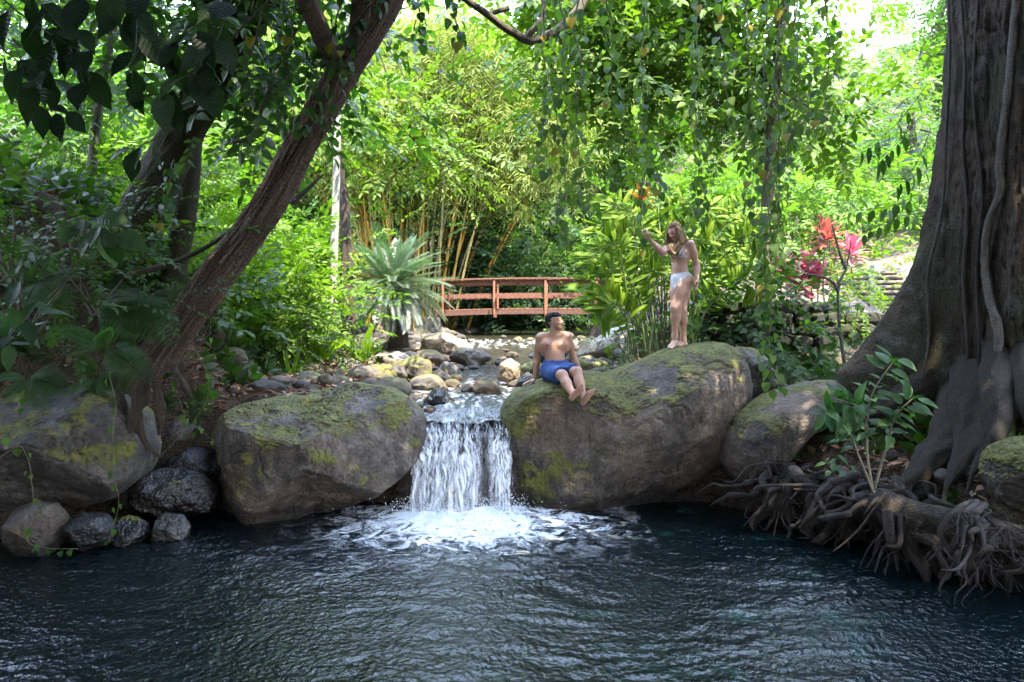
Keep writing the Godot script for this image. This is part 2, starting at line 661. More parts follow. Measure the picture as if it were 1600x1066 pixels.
func make_water() -> void:
	# the pool
	var m := sheet(-1, 1, 0, 1, 420, 460, func(t): return 6.6 * t, func(t): return 1.4 + 1.2 * t + 7.1 * t * t * (1.5 - 0.5 * t), wave, func(_p): return Color.WHITE)
	tag(part("pool_water", m, M.pool), "dark rippled pool of deep green water filling the foreground", "", "", "structure")
	# the stream above the fall
	var up := func(x, d):
		var f: float = sm(19.2, 20.6, d)
		var rough: float = 0.02 + 0.035 * exp(-absf(d - 9.6)) + 0.05 * f * (1.0 - sm(20.6, 21.5, d))
		var lip: float = (1.0 - sm(9.6, 9.95, d)) * 0.12
		return stream_level(d) - lip + rough * (nz.get_noise_2d(x * 3.0, d * 1.6) + 0.5 * nz.get_noise_2d(x * 8.0, d * 5.0))
	var mb := MB.new()
	var nd := 460
	var nx := 110
	for a in nd + 1:
		var d := 9.28 + 30.0 * pow(float(a) / nd, 1.7)
		var c := stream_mid(d)
		var hw := stream_half(d) + 0.25
		for b in nx + 1:
			var x := c + hw * (2.0 * b / nx - 1.0)
			var p := Vector3(x, up.call(x, d), -d)
			var s := 0.5 * nz.get_noise_2d(x * 4.0, d * 1.1) + 0.5 * nz.get_noise_2d(x * 9.0 + 30.0, d * 4.0)
			var white: float = clampf(maxf(0.55 * exp(-absf(d - 9.3) * 0.55), maxf(0.6 * sm(19.3, 20.0, d) * (1.0 - sm(20.6, 21.2, d)), 0.75 * sm(15.5, 11.0, d))) * sm(-0.02, 0.4, s), 0.0, 0.85)
			mb.vert(p, Color(0.022, 0.02, 0.015).lerp(Color(0.75, 0.77, 0.8), white), Vector2(x, d))
	for a in nd:
		for b in nx:
			var q := a * (nx + 1) + b
			mb.quad(q, q + nx + 1, q + nx + 2, q + 1)
	tag(part("stream_water", mb.mesh(), M.stream), "shallow stream running between stones to the lip of the fall", "", "", "structure")
	make_fall()
	make_foam()


func fall_point(u: float, v: float, lift: float) -> Vector3:
	# u from 0 (left) to 1 (right), v from 0 (lip) to 1 (pool)
	var w := 1.0 - v
	var y := w * w * w * 1.135 + 3.0 * w * w * v * 1.13 + 3.0 * w * v * v * 0.92 - v * v * v * 0.03
	var d := w * w * w * 9.95 + 3.0 * w * w * v * 9.3 + 3.0 * w * v * v * 8.98 + v * v * v * 8.78 - lift * sm(0.15, 0.5, v)
	y += lift * 0.4 * (1.0 - sm(0.15, 0.5, v))
	y -= 0.035 * (1.0 - sm(0.0, 0.12, v))
	d -= 0.12 * sin(u * PI) * v
	var x := lerpf(-1.19, -0.03, u)
	x += (u - 0.5) * 0.1 * v
	return Vector3(x, y, -d)


func make_fall() -> void:
	var o := Node3D.new()
	o.name = "waterfall"
	add_child(o)
	tag(o, "small white waterfall pouring between two big boulders into the pool", "", "", "structure")
	# wet rock the water runs over
	var mb := MB.new()
	for a in 61:
		for b in 61:
			var u := b / 60.0
			var v := a / 60.0
			var p := fall_point(u * 1.3 - 0.15, v, -0.1)
			p.z -= 0.07 + 0.1 * absf(n3(p, 2.2)) + 0.05 * n3(p, 6.0)
			p.y -= 0.05
			mb.vert(p, Color(0.05, 0.035, 0.027).lerp(Color(0.09, 0.06, 0.045), n3(p, 3.0) + 0.5))
	for a in 60:
		for b in 60:
			var q := a * 61 + b
			mb.quad(q, q + 1, q + 62, q + 61)
	part("wet_ledge", mb.mesh(), M.wet_rock, o)
	for layer in 2:
		mb = MB.new()
		var nu := 170
		var nv := 270
		for a in nv + 1:
			var v := float(a) / nv
			for b in nu + 1:
				var u := float(b) / nu
				var sx := u * 9.0 + layer * 31.0
				var warp := 0.35 * nz.get_noise_2d(u * 3.0 + layer * 7.0, v * 3.0)
				var strand := nz.get_noise_2d(sx * 1.1 + warp * 3.0, v * 1.5 + layer * 5.0)
				var fine := nz.get_noise_2d(sx * 5.0 + warp * 6.0, v * 5.2)
				var lace := nz.get_noise_2d(sx * 3.0 + warp * 6.0, v * 11.0 - 4.0)
				var gap := exp(-pow((u - 0.69 - 0.05 * v) / (0.035 + 0.05 * v), 2.0)) * sm(0.3, 0.6, v)
				var p := fall_point(u, v, 0.035 * layer + 0.05 * strand * sm(0.0, 0.3, v) + 0.02 * fine)
				var edge := sm(0.0, 0.05, u + 0.05 * strand) * sm(0.0, 0.05, 1.0 - u + 0.05 * fine)
				var alpha := lerpf(0.05, 0.6, sm(0.42, 0.82, v)) + 0.85 * strand * sm(0.22, 0.6, v) + 0.9 * fine * sm(0.15, 0.55, v) + 1.0 * lace * sm(0.35, 0.7, v)
				alpha = alpha * edge * (1.0 - gap * 0.95) - 0.03 * layer
				mb.vert(p, Color(0.72, 0.74, 0.76, clampf(alpha, 0.0, 0.97)))
		for a in nv:
			for b in nu:
				var q := a * (nu + 1) + b
				mb.quad(q, q + 1, q + nu + 2, q + nu + 1)
		part("falling_water", mb.mesh(), M.foam, o)
	# spray thrown up where it lands
	var xf := []
	var cols := []
	for k in 7000:
		var u := rng.randf()
		var b := fall_point(u * 1.1 - 0.05, 1.0, 0.0)
		var up := absf(rng.randfn()) * 0.09
		var p := b + Vector3(rng.randfn() * 0.1, up - 0.02, 0.05 + rng.randfn() * 0.16)
		if rng.randf() < 0.12:
			p += Vector3(rng.randfn() * 0.3, absf(rng.randfn()) * 0.09, absf(rng.randfn()) * 0.25)
		var s := rr(0.0015, 0.0045) * (1.0 if rng.randf() < 0.9 else 1.6)
		xf.append(Transform3D(Basis.from_scale(Vector3(s, s * rr(1.0, 2.2), s)), p))
		cols.append(Color.WHITE)
	var sph := MB.new()
	var ic := ico(1)
	for q in ic[0]:
		sph.vert(q)
	sph.i = ic[1]
	copies("spray", sph.mesh(), M.droplet, xf, cols, o)


func make_foam() -> void:
	# churned white water spreading over the pool from the foot of the fall
	var mb := MB.new()
	var nx := 380
	var nd := 330
	for a in nd + 1:
		var d := lerpf(9.05, 6.35, float(a) / nd)
		for b in nx + 1:
			var x := lerpf(-2.6, 1.5, float(b) / nx)
			var e := Vector2((x + 0.5) / 1.5, (d - 8.35) / 1.25)
			var wx := x + 0.3 * nz.get_noise_2d(x * 1.3, d * 1.3)
			var wd := d + 0.3 * nz.get_noise_2d(x * 1.3 + 50.0, d * 1.3)
			var r := e.length() + 0.25 * nz.get_noise_2d(wx * 1.6, wd * 2.2)
			var lace := nz.get_noise_2d(wx * 3.0, wd * 5.5)
			var fine := nz.get_noise_2d(wx * 9.0, wd * 16.0)
			var veins := 1.0 - absf(nz.get_noise_2d(wx * 2.2 + 11.0, wd * 4.4)) * 5.0
			var th := atan2(wd - 8.9, wx + 0.55)
			var rr0 := Vector2(wx + 0.55, wd - 8.9).length()
			var streak := nz.get_noise_2d(th * 7.0 + 0.6 * lace, rr0 * 2.2)
			var curl := nz.get_noise_2d(th * 2.5, rr0 * 7.0 + 2.0 * lace)
			var core := 1.0 - sm(0.2, 1.1, r)
			var outer := 1.0 - sm(0.5, 1.7, r)
			var alpha := core * 1.05 + outer * (0.14 + 0.9 * streak + 0.75 * curl + 0.45 * fine + 0.14 * veins)
			alpha = pow(clampf(alpha, 0.0, 1.0), 1.25)
			alpha *= 1.0 - sm(1.25, 1.85, r)
			var h := wave(x, d) + 0.02 + 0.1 * core * (0.5 + 0.7 * nz.get_noise_2d(wx * 3.0, wd * 3.5)) * (1.0 - sm(0.0, 0.6, r)) + 0.006 * fine * core
			mb.vert(Vector3(x, h, -d), Color(0.7, 0.72, 0.74, clampf(alpha, 0.0, 0.96)), Vector2(x, d))
	for a in nd:
		for b in nx:
			var q := a * (nx + 1) + b
			mb.quad(q, q + 1, q + nx + 2, q + nx + 1)
	tag(part("foam", mb.mesh(), M.foam), "white churning foam on the pool at the foot of the fall", "", "", "stuff")


# ---------- rocks
func polar(outline: Array, cx: float, cy: float) -> PackedFloat32Array:
	var out := PackedFloat32Array()
	var n := outline.size() / 2
	for k in 240:
		var dir := Vector2.from_angle(TAU * k / 240.0)
		var best := 1.0
		for q in n:
			var a := Vector2(outline[q * 2] - cx, -(outline[q * 2 + 1] - cy))
			var e := (q + 1) % n
			var b := Vector2(outline[e * 2] - cx, -(outline[e * 2 + 1] - cy))
			var hit = Geometry2D.segment_intersects_segment(Vector2.ZERO, dir * 3000.0, a, b)
			if hit != null:
				best = maxf(best, hit.length())
		out.append(best)
	for pass_ in 3:
		var s := PackedFloat32Array()
		for k in 240:
			s.append((out[(k + 238) % 240] + out[(k + 239) % 240] + out[k] + out[(k + 1) % 240] + out[(k + 2) % 240]) / 5.0)
		out = s
	return out


# a stone with the outline it shows (in a plane at distance d) and a depth of its own
# o: cx, cy, d, thick, sub, seed, moss (0..1), base, lean, rough, wet, lichen, face (exponent of the bulge)
func boulder(called: String, label: String, outline: Array, o: Dictionary, group := "") -> MeshInstance3D:
	var cx := 0.0
	var cy := 0.0
	for k in range(0, outline.size(), 2):
		cx += outline[k]
		cy += outline[k + 1]
	cx = o.get("cx", cx * 2.0 / outline.size())
	cy = o.get("cy", cy * 2.0 / outline.size())
	var d: float = o.d
	var r := polar(outline, cx, cy)
	var ic := ico(o.get("sub", 5))
	var sd: float = o.get("seed", 1.0) * 17.3
	var thick: float = o.thick
	var rough: float = o.get("rough", 1.0)
	var lean: float = o.get("lean", 0.0)
	var mid := at(cx, cy, d)
	var right := cam.basis.x
	var up := cam.basis.y
	var back := cam.basis.z
	var mb := MB.new()
	var size := 0.0
	for q in r:
		size += q / 240.0 / F * d
	var e1: float = o.get("face", 0.85)
	var g := RandomNumberGenerator.new()
	g.seed = int(sd * 10.0)
	var planes := []
	for k in o.get("cuts", 9):
		var n := Vector3(g.randfn(), g.randfn(), g.randfn() + 0.6).normalized()
		planes.append([n, g.randf_range(0.74, 0.95)])
	var fl: Array = o.get("planes", [])
	if fl.is_empty() and not o.has("face"):
		for k in 7:
			fl.append([Vector3(g.randfn(), g.randfn() * 0.8, absf(g.randfn()) + 0.3), g.randf_range(0.66, 0.88)])
	for q in ic[0]:
		var s := sqrt(q.x * q.x + q.y * q.y)
		var th := fposmod(atan2(q.y, q.x) / TAU * 240.0, 240.0)
		var k := int(th)
		var rad := lerpf(r[k % 240], r[(k + 1) % 240], th - k) / F * d
		var ps := pow(s, e1)
		var cut := 1.0
		for pl in planes:
			var c: float = q.dot(pl[0])
			if c > pl[1]:
				cut = minf(cut, lerpf(1.0, pl[1] / c, 0.75))
		var nq := Vector3(q.x / maxf(s, 1e-5) * ps, q.y / maxf(s, 1e-5) * ps, signf(q.z) * pow(absf(q.z), 0.9) * cut)
		for pl in fl:
			var fn: Vector3 = pl[0].normalized()
			var ov: float = nq.dot(fn) - pl[1] - 0.06 * n3(q + Vector3.ONE * sd, 1.5)
			if ov > 0.0:
				nq -= fn * ov * 0.93
		var zz := nq.z * thick
		var pl2 := Vector2(nq.x, nq.y) * rad
		var w := Vector3(pl2.x, pl2.y, zz + lean * pl2.y)
		var p: Vector3 = mid + right * w.x + up * w.y + back * w.z
		var pd := Vector3(p.x, p.y, p.z) + Vector3.ONE * sd
		var dsp := 0.10 * size * n3(pd, 0.9 / size) * (1.0 - 0.75 * ps) + 0.035 * size * n3(pd, 2.6 / size) * rough
		dsp += 0.012 * rough * n3(pd, 6.0) + 0.005 * n3(pd, 22.0)
		var ck := absf(n3(pd + Vector3(2, 5, 1), 0.8 / size))
		dsp -= 0.03 * size * sm(0.035, 0.0, ck) * sm(-0.05, 0.15, n3(pd + Vector3(50, 5, 1), 1.2)) * rough
		mb.vert(p + (right * q.x + up * q.y + back * q.z) * dsp)
	mb.i = ic[1]
	var nn := mb.normals()
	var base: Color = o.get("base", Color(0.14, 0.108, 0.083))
	var moss: float = o.get("moss", 0.4)
	var lich: float = o.get("lichen", 0.25)
	var wetline: float = o.get("wetline", -9.0)
	for k in mb.v.size():
		var p := mb.v[k] + Vector3.ONE * sd
		var a := n3(p, 1.1)
		var b := n3(p, 4.0)
		var f := n3(p, 17.0)
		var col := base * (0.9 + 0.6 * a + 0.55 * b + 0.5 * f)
		col = col.lerp(base * Color(1.45, 1.2, 1.0), sm(0.05, 0.4, n3(p + Vector3(3, 8, 2), 0.7)) * 0.5)
		col = col.lerp(Color(0.25, 0.24, 0.2), sm(0.22, 0.4, b + 0.35 * f) * lich)
		col = col.lerp(Color(0.05, 0.045, 0.035), sm(0.12, 0.45, n3(p + Vector3(30, 8, 2), 1.6) - 0.2 * f) * 0.5)
		var m := nn[k].y * 0.62 + 0.95 * n3(p + Vector3(5, 1, 2), 1.3) + 0.4 * b + 0.2 * f + 0.05 - (1.0 - moss) * 1.15 + 0.16
		if o.has("mossy"):
			m += o.mossy.call(mb.v[k], nn[k])
		var mk := sm(0.0, 0.22, m)
		var mc := Color(0.07, 0.07, 0.01).lerp(Color(0.17, 0.165, 0.018), clampf(0.5 + 0.9 * b + 0.8 * f, 0, 1)).lerp(Color(0.1, 0.07, 0.025), sm(0.1, 0.4, n3(p, 2.3)) * 0.6)
		col = col.lerp(mc, mk * 0.93)
		var wl := sm(wetline + 0.16, wetline, mb.v[k].y + 0.08 * b)
		col = col.lerp(col * 0.4, wl)
		mb.v[k] += nn[k] * mk * (0.008 + 0.01 * (f + 0.5))
		col.a = 1.0
		mb.c[k] = col
	var c0 := mid
	for k in mb.v.size():
		mb.v[k] -= c0
	var x := part(called, mb.mesh(), M.wet_rock if o.get("wet", false) else M.rock)
	x.position = c0
	tag(x, label, "boulder", group)
	return x


func make_boulders() -> void:
	boulder("boulder", "huge smooth grey-brown boulder with mossy crest that carries both people",
		[782, 640, 795, 615, 840, 594, 900, 583, 950, 584, 1000, 566, 1045, 546, 1100, 537, 1140, 539, 1162, 556, 1168, 610, 1160, 655, 1130, 705, 1080, 750, 1020, 780, 950, 803, 880, 812, 812, 806, 794, 770, 788, 700],
		{"cx": 975.0, "cy": 678.0, "d": 9.75, "thick": 1.15, "sub": 7, "seed": 1.0, "moss": 0.5, "rough": 0.65, "lichen": 0.3, "cuts": 5, "wetline": 0.12, "face": 0.8, "base": Color(0.14, 0.107, 0.08), "planes": [[Vector3(0.3, -0.5, 0.8), 0.84], [Vector3(-0.45, 0.15, 0.88), 0.86]], "mossy": func(p, n): return 0.22 * sm(0.25, 0.6, n.y) + 0.75 * sm(0.9, -0.2, p.x) * sm(-0.2, 0.45, n.y + 0.25) - 0.3 * sm(1.0, 1.8, p.x) * sm(0.75, 0.5, n.y)})
	boulder("boulder", "broad angular boulder with moss on top left of the waterfall",
		[336, 740, 333, 690, 345, 650, 372, 632, 430, 622, 480, 612, 540, 604, 600, 610, 640, 630, 662, 652, 664, 690, 652, 725, 610, 757, 560, 782, 500, 802, 460, 814, 400, 808, 355, 788],
		{"cx": 500.0, "cy": 700.0, "d": 9.1, "thick": 1.25, "sub": 7, "seed": 2.0, "moss": 0.5, "rough": 1.1, "lichen": 0.3, "lean": -0.45, "cuts": 8, "wetline": 0.1, "face": 0.75, "planes": [[Vector3(-0.2, 0.8, 0.58), 0.66], [Vector3(-0.35, -0.12, 0.93), 0.76], [Vector3(0.62, 0.05, 0.78), 0.74], [Vector3(0.15, -0.72, 0.68), 0.66], [Vector3(0.4, 0.62, 0.68), 0.8], [Vector3(-0.8, -0.3, 0.5), 0.8]]})
	boulder("boulder", "large shadowed boulder with leaf litter on top at the left bank",
		[-90, 700, -40, 636, 40, 616, 110, 608, 170, 618, 215, 650, 236, 700, 228, 742, 180, 778, 100, 792, 20, 788, -60, 770],
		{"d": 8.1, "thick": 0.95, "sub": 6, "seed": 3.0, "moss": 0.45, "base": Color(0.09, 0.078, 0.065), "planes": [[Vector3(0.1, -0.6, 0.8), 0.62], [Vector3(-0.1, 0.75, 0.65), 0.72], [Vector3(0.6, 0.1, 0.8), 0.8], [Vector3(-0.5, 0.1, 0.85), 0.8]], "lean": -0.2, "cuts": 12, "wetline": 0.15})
	boulder("boulder", "rounded pale brown boulder at the water's edge in the left corner",
		[12, 845, 14, 800, 40, 783, 80, 788, 100, 815, 96, 850, 75, 870, 38, 870], {"d": 7.3, "thick": 0.3, "seed": 4.0, "moss": 0.1, "base": Color(0.1, 0.085, 0.07), "wetline": 0.06})
	boulder("boulder", "wet black boulder beneath the hanging roots left of the big angular boulder",
		[212, 792, 210, 757, 238, 735, 275, 731, 316, 744, 337, 775, 332, 802, 280, 808, 232, 805], {"d": 8.4, "thick": 0.5, "seed": 5.0, "moss": 0.0, "wet": true, "base": Color(0.03, 0.026, 0.024), "lichen": 0.0, "rough": 1.6})
	boulder("boulder", "wet black stone behind the wet black boulder, with water beside it",
		[260, 738, 264, 707, 300, 697, 336, 705, 350, 730, 338, 752, 280, 750], {"d": 8.9, "thick": 0.4, "seed": 6.0, "moss": 0.0, "wet": true, "base": Color(0.03, 0.03, 0.034), "lichen": 0.0})
	boulder("boulder", "small round mossy stone standing in the pool left of the fall",
		[234, 850, 236, 815, 255, 803, 282, 805, 295, 825, 290, 850, 262, 858], {"d": 7.8, "thick": 0.22, "seed": 7.0, "moss": 0.25, "sub": 4, "base": Color(0.045, 0.042, 0.034), "wet": true})
	boulder("boulder", "low dark stone between the pale corner boulder and the round mossy stone",
		[105, 850, 108, 815, 130, 802, 160, 805, 176, 825, 170, 850, 135, 862], {"d": 7.45, "thick": 0.25, "seed": 8.0, "moss": 0.0, "sub": 4, "base": Color(0.032, 0.03, 0.03), "wet": true, "lichen": 0.0})
	boulder("boulder", "dark stone with fallen leaves tucked under the left bank",
		[170, 850, 172, 822, 195, 808, 222, 815, 230, 835, 222, 852, 190, 858], {"d": 7.7, "thick": 0.25, "seed": 9.0, "moss": 0.0, "sub": 4, "base": Color(0.026, 0.024, 0.024), "wet": true, "lichen": 0.0})
	boulder("boulder", "brown boulder wedged under the root of the leaning trunk",
		[238, 690, 250, 655, 296, 640, 338, 655, 340, 690, 305, 704, 260, 704], {"d": 9.3, "thick": 0.4, "seed": 10.0, "moss": 0.25, "face": 0.85, "base": Color(0.11, 0.095, 0.08)})
	boulder("boulder", "oval stone coated in green moss on the stony bank behind the angular boulder",
		[316, 620, 328, 602, 352, 597, 380, 604, 388, 620, 376, 634, 340, 634], {"d": 10.3, "thick": 0.3, "seed": 11.0, "moss": 0.85, "sub": 4})
	boulder("boulder", "mossy stone half buried beside the foot of the leaning trunk",
		[268, 652, 284, 625, 315, 616, 341, 632, 347, 650, 312, 660], {"d": 9.8, "thick": 0.3, "seed": 12.0, "moss": 0.75, "sub": 4})
	boulder("boulder", "grey stone with a bright moss cap beside the stream, behind the angular boulder",
		[543, 602, 550, 580, 580, 571, 610, 570, 620, 590, 614, 606, 580, 610], {"d": 12.2, "thick": 0.35, "seed": 13.0, "moss": 0.72, "sub": 5, "mossy": func(_p, n): return 0.4 * sm(0.2, 0.5, n.y)})
	boulder("boulder", "long pale sunlit boulder below the cycad",
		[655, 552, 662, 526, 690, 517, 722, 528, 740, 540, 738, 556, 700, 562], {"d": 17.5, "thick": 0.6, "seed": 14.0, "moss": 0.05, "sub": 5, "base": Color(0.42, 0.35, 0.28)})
	boulder("boulder", "big rounded grey boulder on the left side of the stream in mid distance",
		[580, 570, 588, 552, 615, 546, 638, 555, 644, 575, 630, 585, 598, 583], {"d": 14.2, "thick": 0.4, "seed": 15.0, "moss": 0.15, "sub": 4, "base": Color(0.22, 0.19, 0.155)})
	boulder("boulder", "pointed dark wet rock standing in the stream above the fall",
		[658, 636, 668, 618, 684, 606, 700, 612, 714, 634, 690, 640], {"d": 10.3, "thick": 0.3, "seed": 16.0, "moss": 0.0, "sub": 4, "wet": true, "base": Color(0.05, 0.047, 0.048), "rough": 2.0})
	boulder("boulder", "small dark brown block at the stream edge behind the angular boulder",
		[594, 614, 600, 601, 612, 597, 626, 604, 630, 618, 612, 622], {"d": 10.9, "thick": 0.16, "seed": 17.0, "moss": 0.1, "sub": 4, "base": Color(0.07, 0.05, 0.042)})
	boulder("boulder", "square-shouldered brown stone in the stream left of the seated man",
		[776, 594, 781, 568, 797, 559, 813, 569, 816, 594, 797, 600], {"d": 12.5, "thick": 0.25, "seed": 18.0, "moss": 0.15, "sub": 4, "base": Color(0.18, 0.14, 0.1)})
	boulder("boulder", "yellow-green mossy stone just behind the seated man's right arm",
		[812, 592, 816, 572, 832, 566, 852, 572, 858, 592, 835, 598], {"d": 11.6, "thick": 0.25, "seed": 19.0, "moss": 0.9, "sub": 4})
	boulder("boulder", "small grey stone in the water beside the seated man's right hand",
		[805, 602, 812, 588, 824, 582, 836, 590, 838, 602, 820, 608], {"d": 10.8, "thick": 0.16, "seed": 20.0, "moss": 0.1, "sub": 4, "base": Color(0.13, 0.12, 0.105)})
	boulder("boulder", "pale cream boulder on the right of the stream below the ginger plants",
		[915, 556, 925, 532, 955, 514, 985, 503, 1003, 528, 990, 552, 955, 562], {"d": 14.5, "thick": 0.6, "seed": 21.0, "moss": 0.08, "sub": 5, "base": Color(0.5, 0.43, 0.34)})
	boulder("boulder", "tan boulder with a mossy foot leaning on the pale cream boulder",
		[900, 556, 908, 535, 925, 526, 945, 536, 952, 556, 925, 562], {"d": 15.6, "thick": 0.35, "seed": 22.0, "moss": 0.4, "sub": 4, "base": Color(0.3, 0.24, 0.18)})
	boulder("boulder", "brown egg-shaped boulder with green top right of the huge boulder",
		[1126, 722, 1129, 682, 1150, 650, 1200, 620, 1260, 599, 1300, 592, 1316, 610, 1292, 642, 1242, 684, 1212, 722, 1180, 750, 1143, 747], {"d": 8.95, "thick": 0.7, "sub": 6, "seed": 23.0, "moss": 0.45, "rough": 0.6, "face": 0.8, "cuts": 5, "base": Color(0.14, 0.11, 0.088)})
	boulder("boulder", "grey boulder behind the hanging vine at the shoulder of the huge boulder",
		[1138, 565, 1150, 542, 1176, 545, 1203, 566, 1234, 600, 1238, 628, 1192, 640, 1148, 634], {"d": 10.5, "thick": 0.5, "sub": 5, "seed": 24.0, "moss": 0.45, "base": Color(0.15, 0.13, 0.105)})
	boulder("boulder", "bright green mossy boulder at the foot of the buttressed tree",
		[1546, 748, 1550, 716, 1570, 696, 1605, 685, 1665, 690, 1690, 760, 1645, 806, 1590, 806, 1558, 778], {"d": 6.7, "thick": 0.4, "sub": 6, "seed": 25.0, "moss": 0.75, "base": Color(0.12, 0.1, 0.08), "mossy": func(_p, n): return 0.3 * sm(0.1, 0.4, n.y)})
	boulder("boulder", "low brown rock half covered by soil behind the tangled roots",
		[1212, 722, 1224, 695, 1262, 680, 1312, 690, 1334, 712, 1300, 738, 1240, 738], {"d": 8.9, "thick": 0.4, "seed": 26.0, "moss": 0.3, "base": Color(0.085, 0.065, 0.052)})
	# middling boulders along the stream
	var q5 := 0
	for q in [[640, 580, 13.0, 34, "mossy brown boulder at the stream's left edge, behind the moss-capped stone", 0.7, 0.13], [545, 578, 13.2, 26, "brown stone on the left bank between the canna plant and the moss-capped stone", 0.3, 0.2], [735, 560, 16.5, 30, "brown boulder at the head of the pool below the little rapids", 0.2, 0.15], [880, 545, 18.0, 26, "dark brown boulder in the rapids right of the seated man's head", 0.2, 0.09], [700, 582, 13.8, 24, "flat grey boulder in the left half of the stream", 0.1, 0.15], [505, 606, 11.4, 28, "rounded tan boulder on the bank close behind the angular boulder", 0.25, 0.22], [420, 606, 11.2, 30, "low brown boulder among cobbles behind the oval mossy stone", 0.45, 0.14], [665, 605, 11.8, 22, "wet brown stone splitting the current above the fall", 0.0, 0.07], [925, 575, 13.5, 30, "half-mossy boulder right of the seated man at the stream's edge", 0.5, 0.16], [850, 556, 15.5, 22, "grey stone in midstream behind the seated man's shoulder", 0.1, 0.17]]:
		var w: float = q[3]
		var ol := []
		for k in 10:
			ol.append(q[0] + cos(TAU * k / 10.0) * w * (1.0 + 0.25 * sin(k * 2.3 + q5)))
			ol.append(q[1] + sin(TAU * k / 10.0) * w * 0.62 * (1.0 + 0.25 * sin(k * 1.7 + q5 * 2.0)))
		boulder("boulder", q[4], ol, {"d": q[2], "thick": w / F * q[2] * 0.8, "seed": 40.0 + q5, "moss": q[5], "sub": 4, "base": Color(q[6] * 1.1, q[6] * 0.88, q[6] * 0.7)})
		q5 += 1
	# cobbles of the stony bank and the stream bed
	var shapes := []
	for k in 8:
		shapes.append(cobble_shape(k))
	var spots := []
	while spots.size() < 235:
		var d := 9.7 + 12.0 * pow(rng.randf(), 1.2)
		var c := stream_mid(d)
		var hw := stream_half(d)
		var x := 0.0
		var where := rng.randf()
		if where < 0.62:
			x = c - hw - 0.1 - rr(0, 3.4) * (0.7 + d * 0.02)
		elif where < 0.85:
			x = c + rr(-hw, hw)
			if d < 11.3 or rng.randf() < 0.35:
				continue
		else:
			x = c + hw + rr(0.0, 0.9)
			if d < 11.5:
				continue
		var s := rr(0.07, 0.14) + 0.16 * pow(rng.randf(), 4.0)
		var ok := true
		for q in spots:
			if Vector2(q.x - x, q.y - d).length() < (q.z + s) * 0.85:
				ok = false
				break
		if ok:
			spots.append(Vector3(x, d, s))
	for q in spots:
		var inside := absf(q.x - stream_mid(q.y)) < stream_half(q.y) + 0.1
		var right: bool = q.x > stream_mid(q.y) + stream_half(q.y)
		var k8 := rng.randi() % 8
		var o := part("cobble", shapes[k8], M.cobble)
		o.transform = Transform3D(Basis(Vector3.UP, rr(0, TAU)).rotated(Vector3.RIGHT, rr(-0.2, 0.2)) * Basis.from_scale(Vector3(q.z * rr(1.0, 1.45), q.z * rr(0.55, 0.85), q.z * rr(0.9, 1.2))), Vector3(q.x, (stream_level(q.y) + 0.01 if inside else land(q.x, q.y)) + q.z * 0.18, -q.y))
		if inside:
			tag(o, stone_label(k8, q, "standing in the stream"), "stone", "stones standing in the stream")
		elif right:
			tag(o, stone_label(k8, q, "at the stream's right edge"), "stone", "stones along the right edge of the stream")
		else:
			tag(o, stone_label(k8, q, "on the left bank"), "stone", "cobbles on the left bank")
	for k in 34:
		var p := Vector2(rr(1.9, 3.6), rr(9.4, 11.6)) if k < 18 else Vector2(rr(3.6, 5.2), rr(6.6, 8.4))
		var s := rr(0.05, 0.13)
		var o := part("cobble", shapes[k % 8], M.cobble)
		var tone: String = ["grey-brown", "tan", "dark grey", "pale buff", "olive-brown", "blackish", "reddish-brown", "grey"][k % 8]
		var beside := ["under the egg-shaped boulder", "near the stone wall", "by the tangled roots", "beside the grey boulder behind the vine"] if k < 18 else ["near the young glossy shrub", "by the bright mossy boulder", "at the foot of the big trunk", "behind the log-like root"]
		o.transform = Transform3D(Basis(Vector3.UP, rr(0, TAU)) * Basis.from_scale(Vector3(s * 1.2, s * 0.8, s)), Vector3(p.x, land(p.x, p.y) + s * 0.2, -p.y))
		tag(o, "%s %s stone in the right bank's litter %s" % ["small" if s < 0.09 else "larger", tone, beside[k / 5 % 4]], "stone", "stones in the right bank's litter")


func stone_label(k: int, q: Vector3, where: String) -> String:
	var tone: String = ["grey-brown", "tan", "dark grey", "pale buff", "olive-brown", "blackish", "reddish-brown", "grey"][k]
	var size := "tiny" if q.z < 0.09 else ("small" if q.z < 0.13 else ("middling" if q.z < 0.19 else "large"))
	var off := q.x - stream_mid(q.y)
	var by := ""
	if q.y < 10.6:
		by = "just behind the angular boulder"
	elif q.y < 11.8:
		by = "beside the strap-leaved plant" if off < -1.6 else "near the small dark block"
	elif q.y < 13.2:
		by = "by the tall canna plant" if off < -2.2 else ("beside the moss-capped stone" if off < -0.3 else "behind the seated man")
	elif q.y < 15.5:
		by = "before the cycad" if off < -1.5 else ("by the big rounded grey boulder" if off < 0.0 else "left of the cream boulder")
	elif q.y < 18.5:
		by = "beside the long pale boulder" if off < 0.0 else "under the bridge's right half"
	else:
		by = "near the little rapids under the bridge"
	return "%s %s stone %s, %s" % [size, tone, where, by]


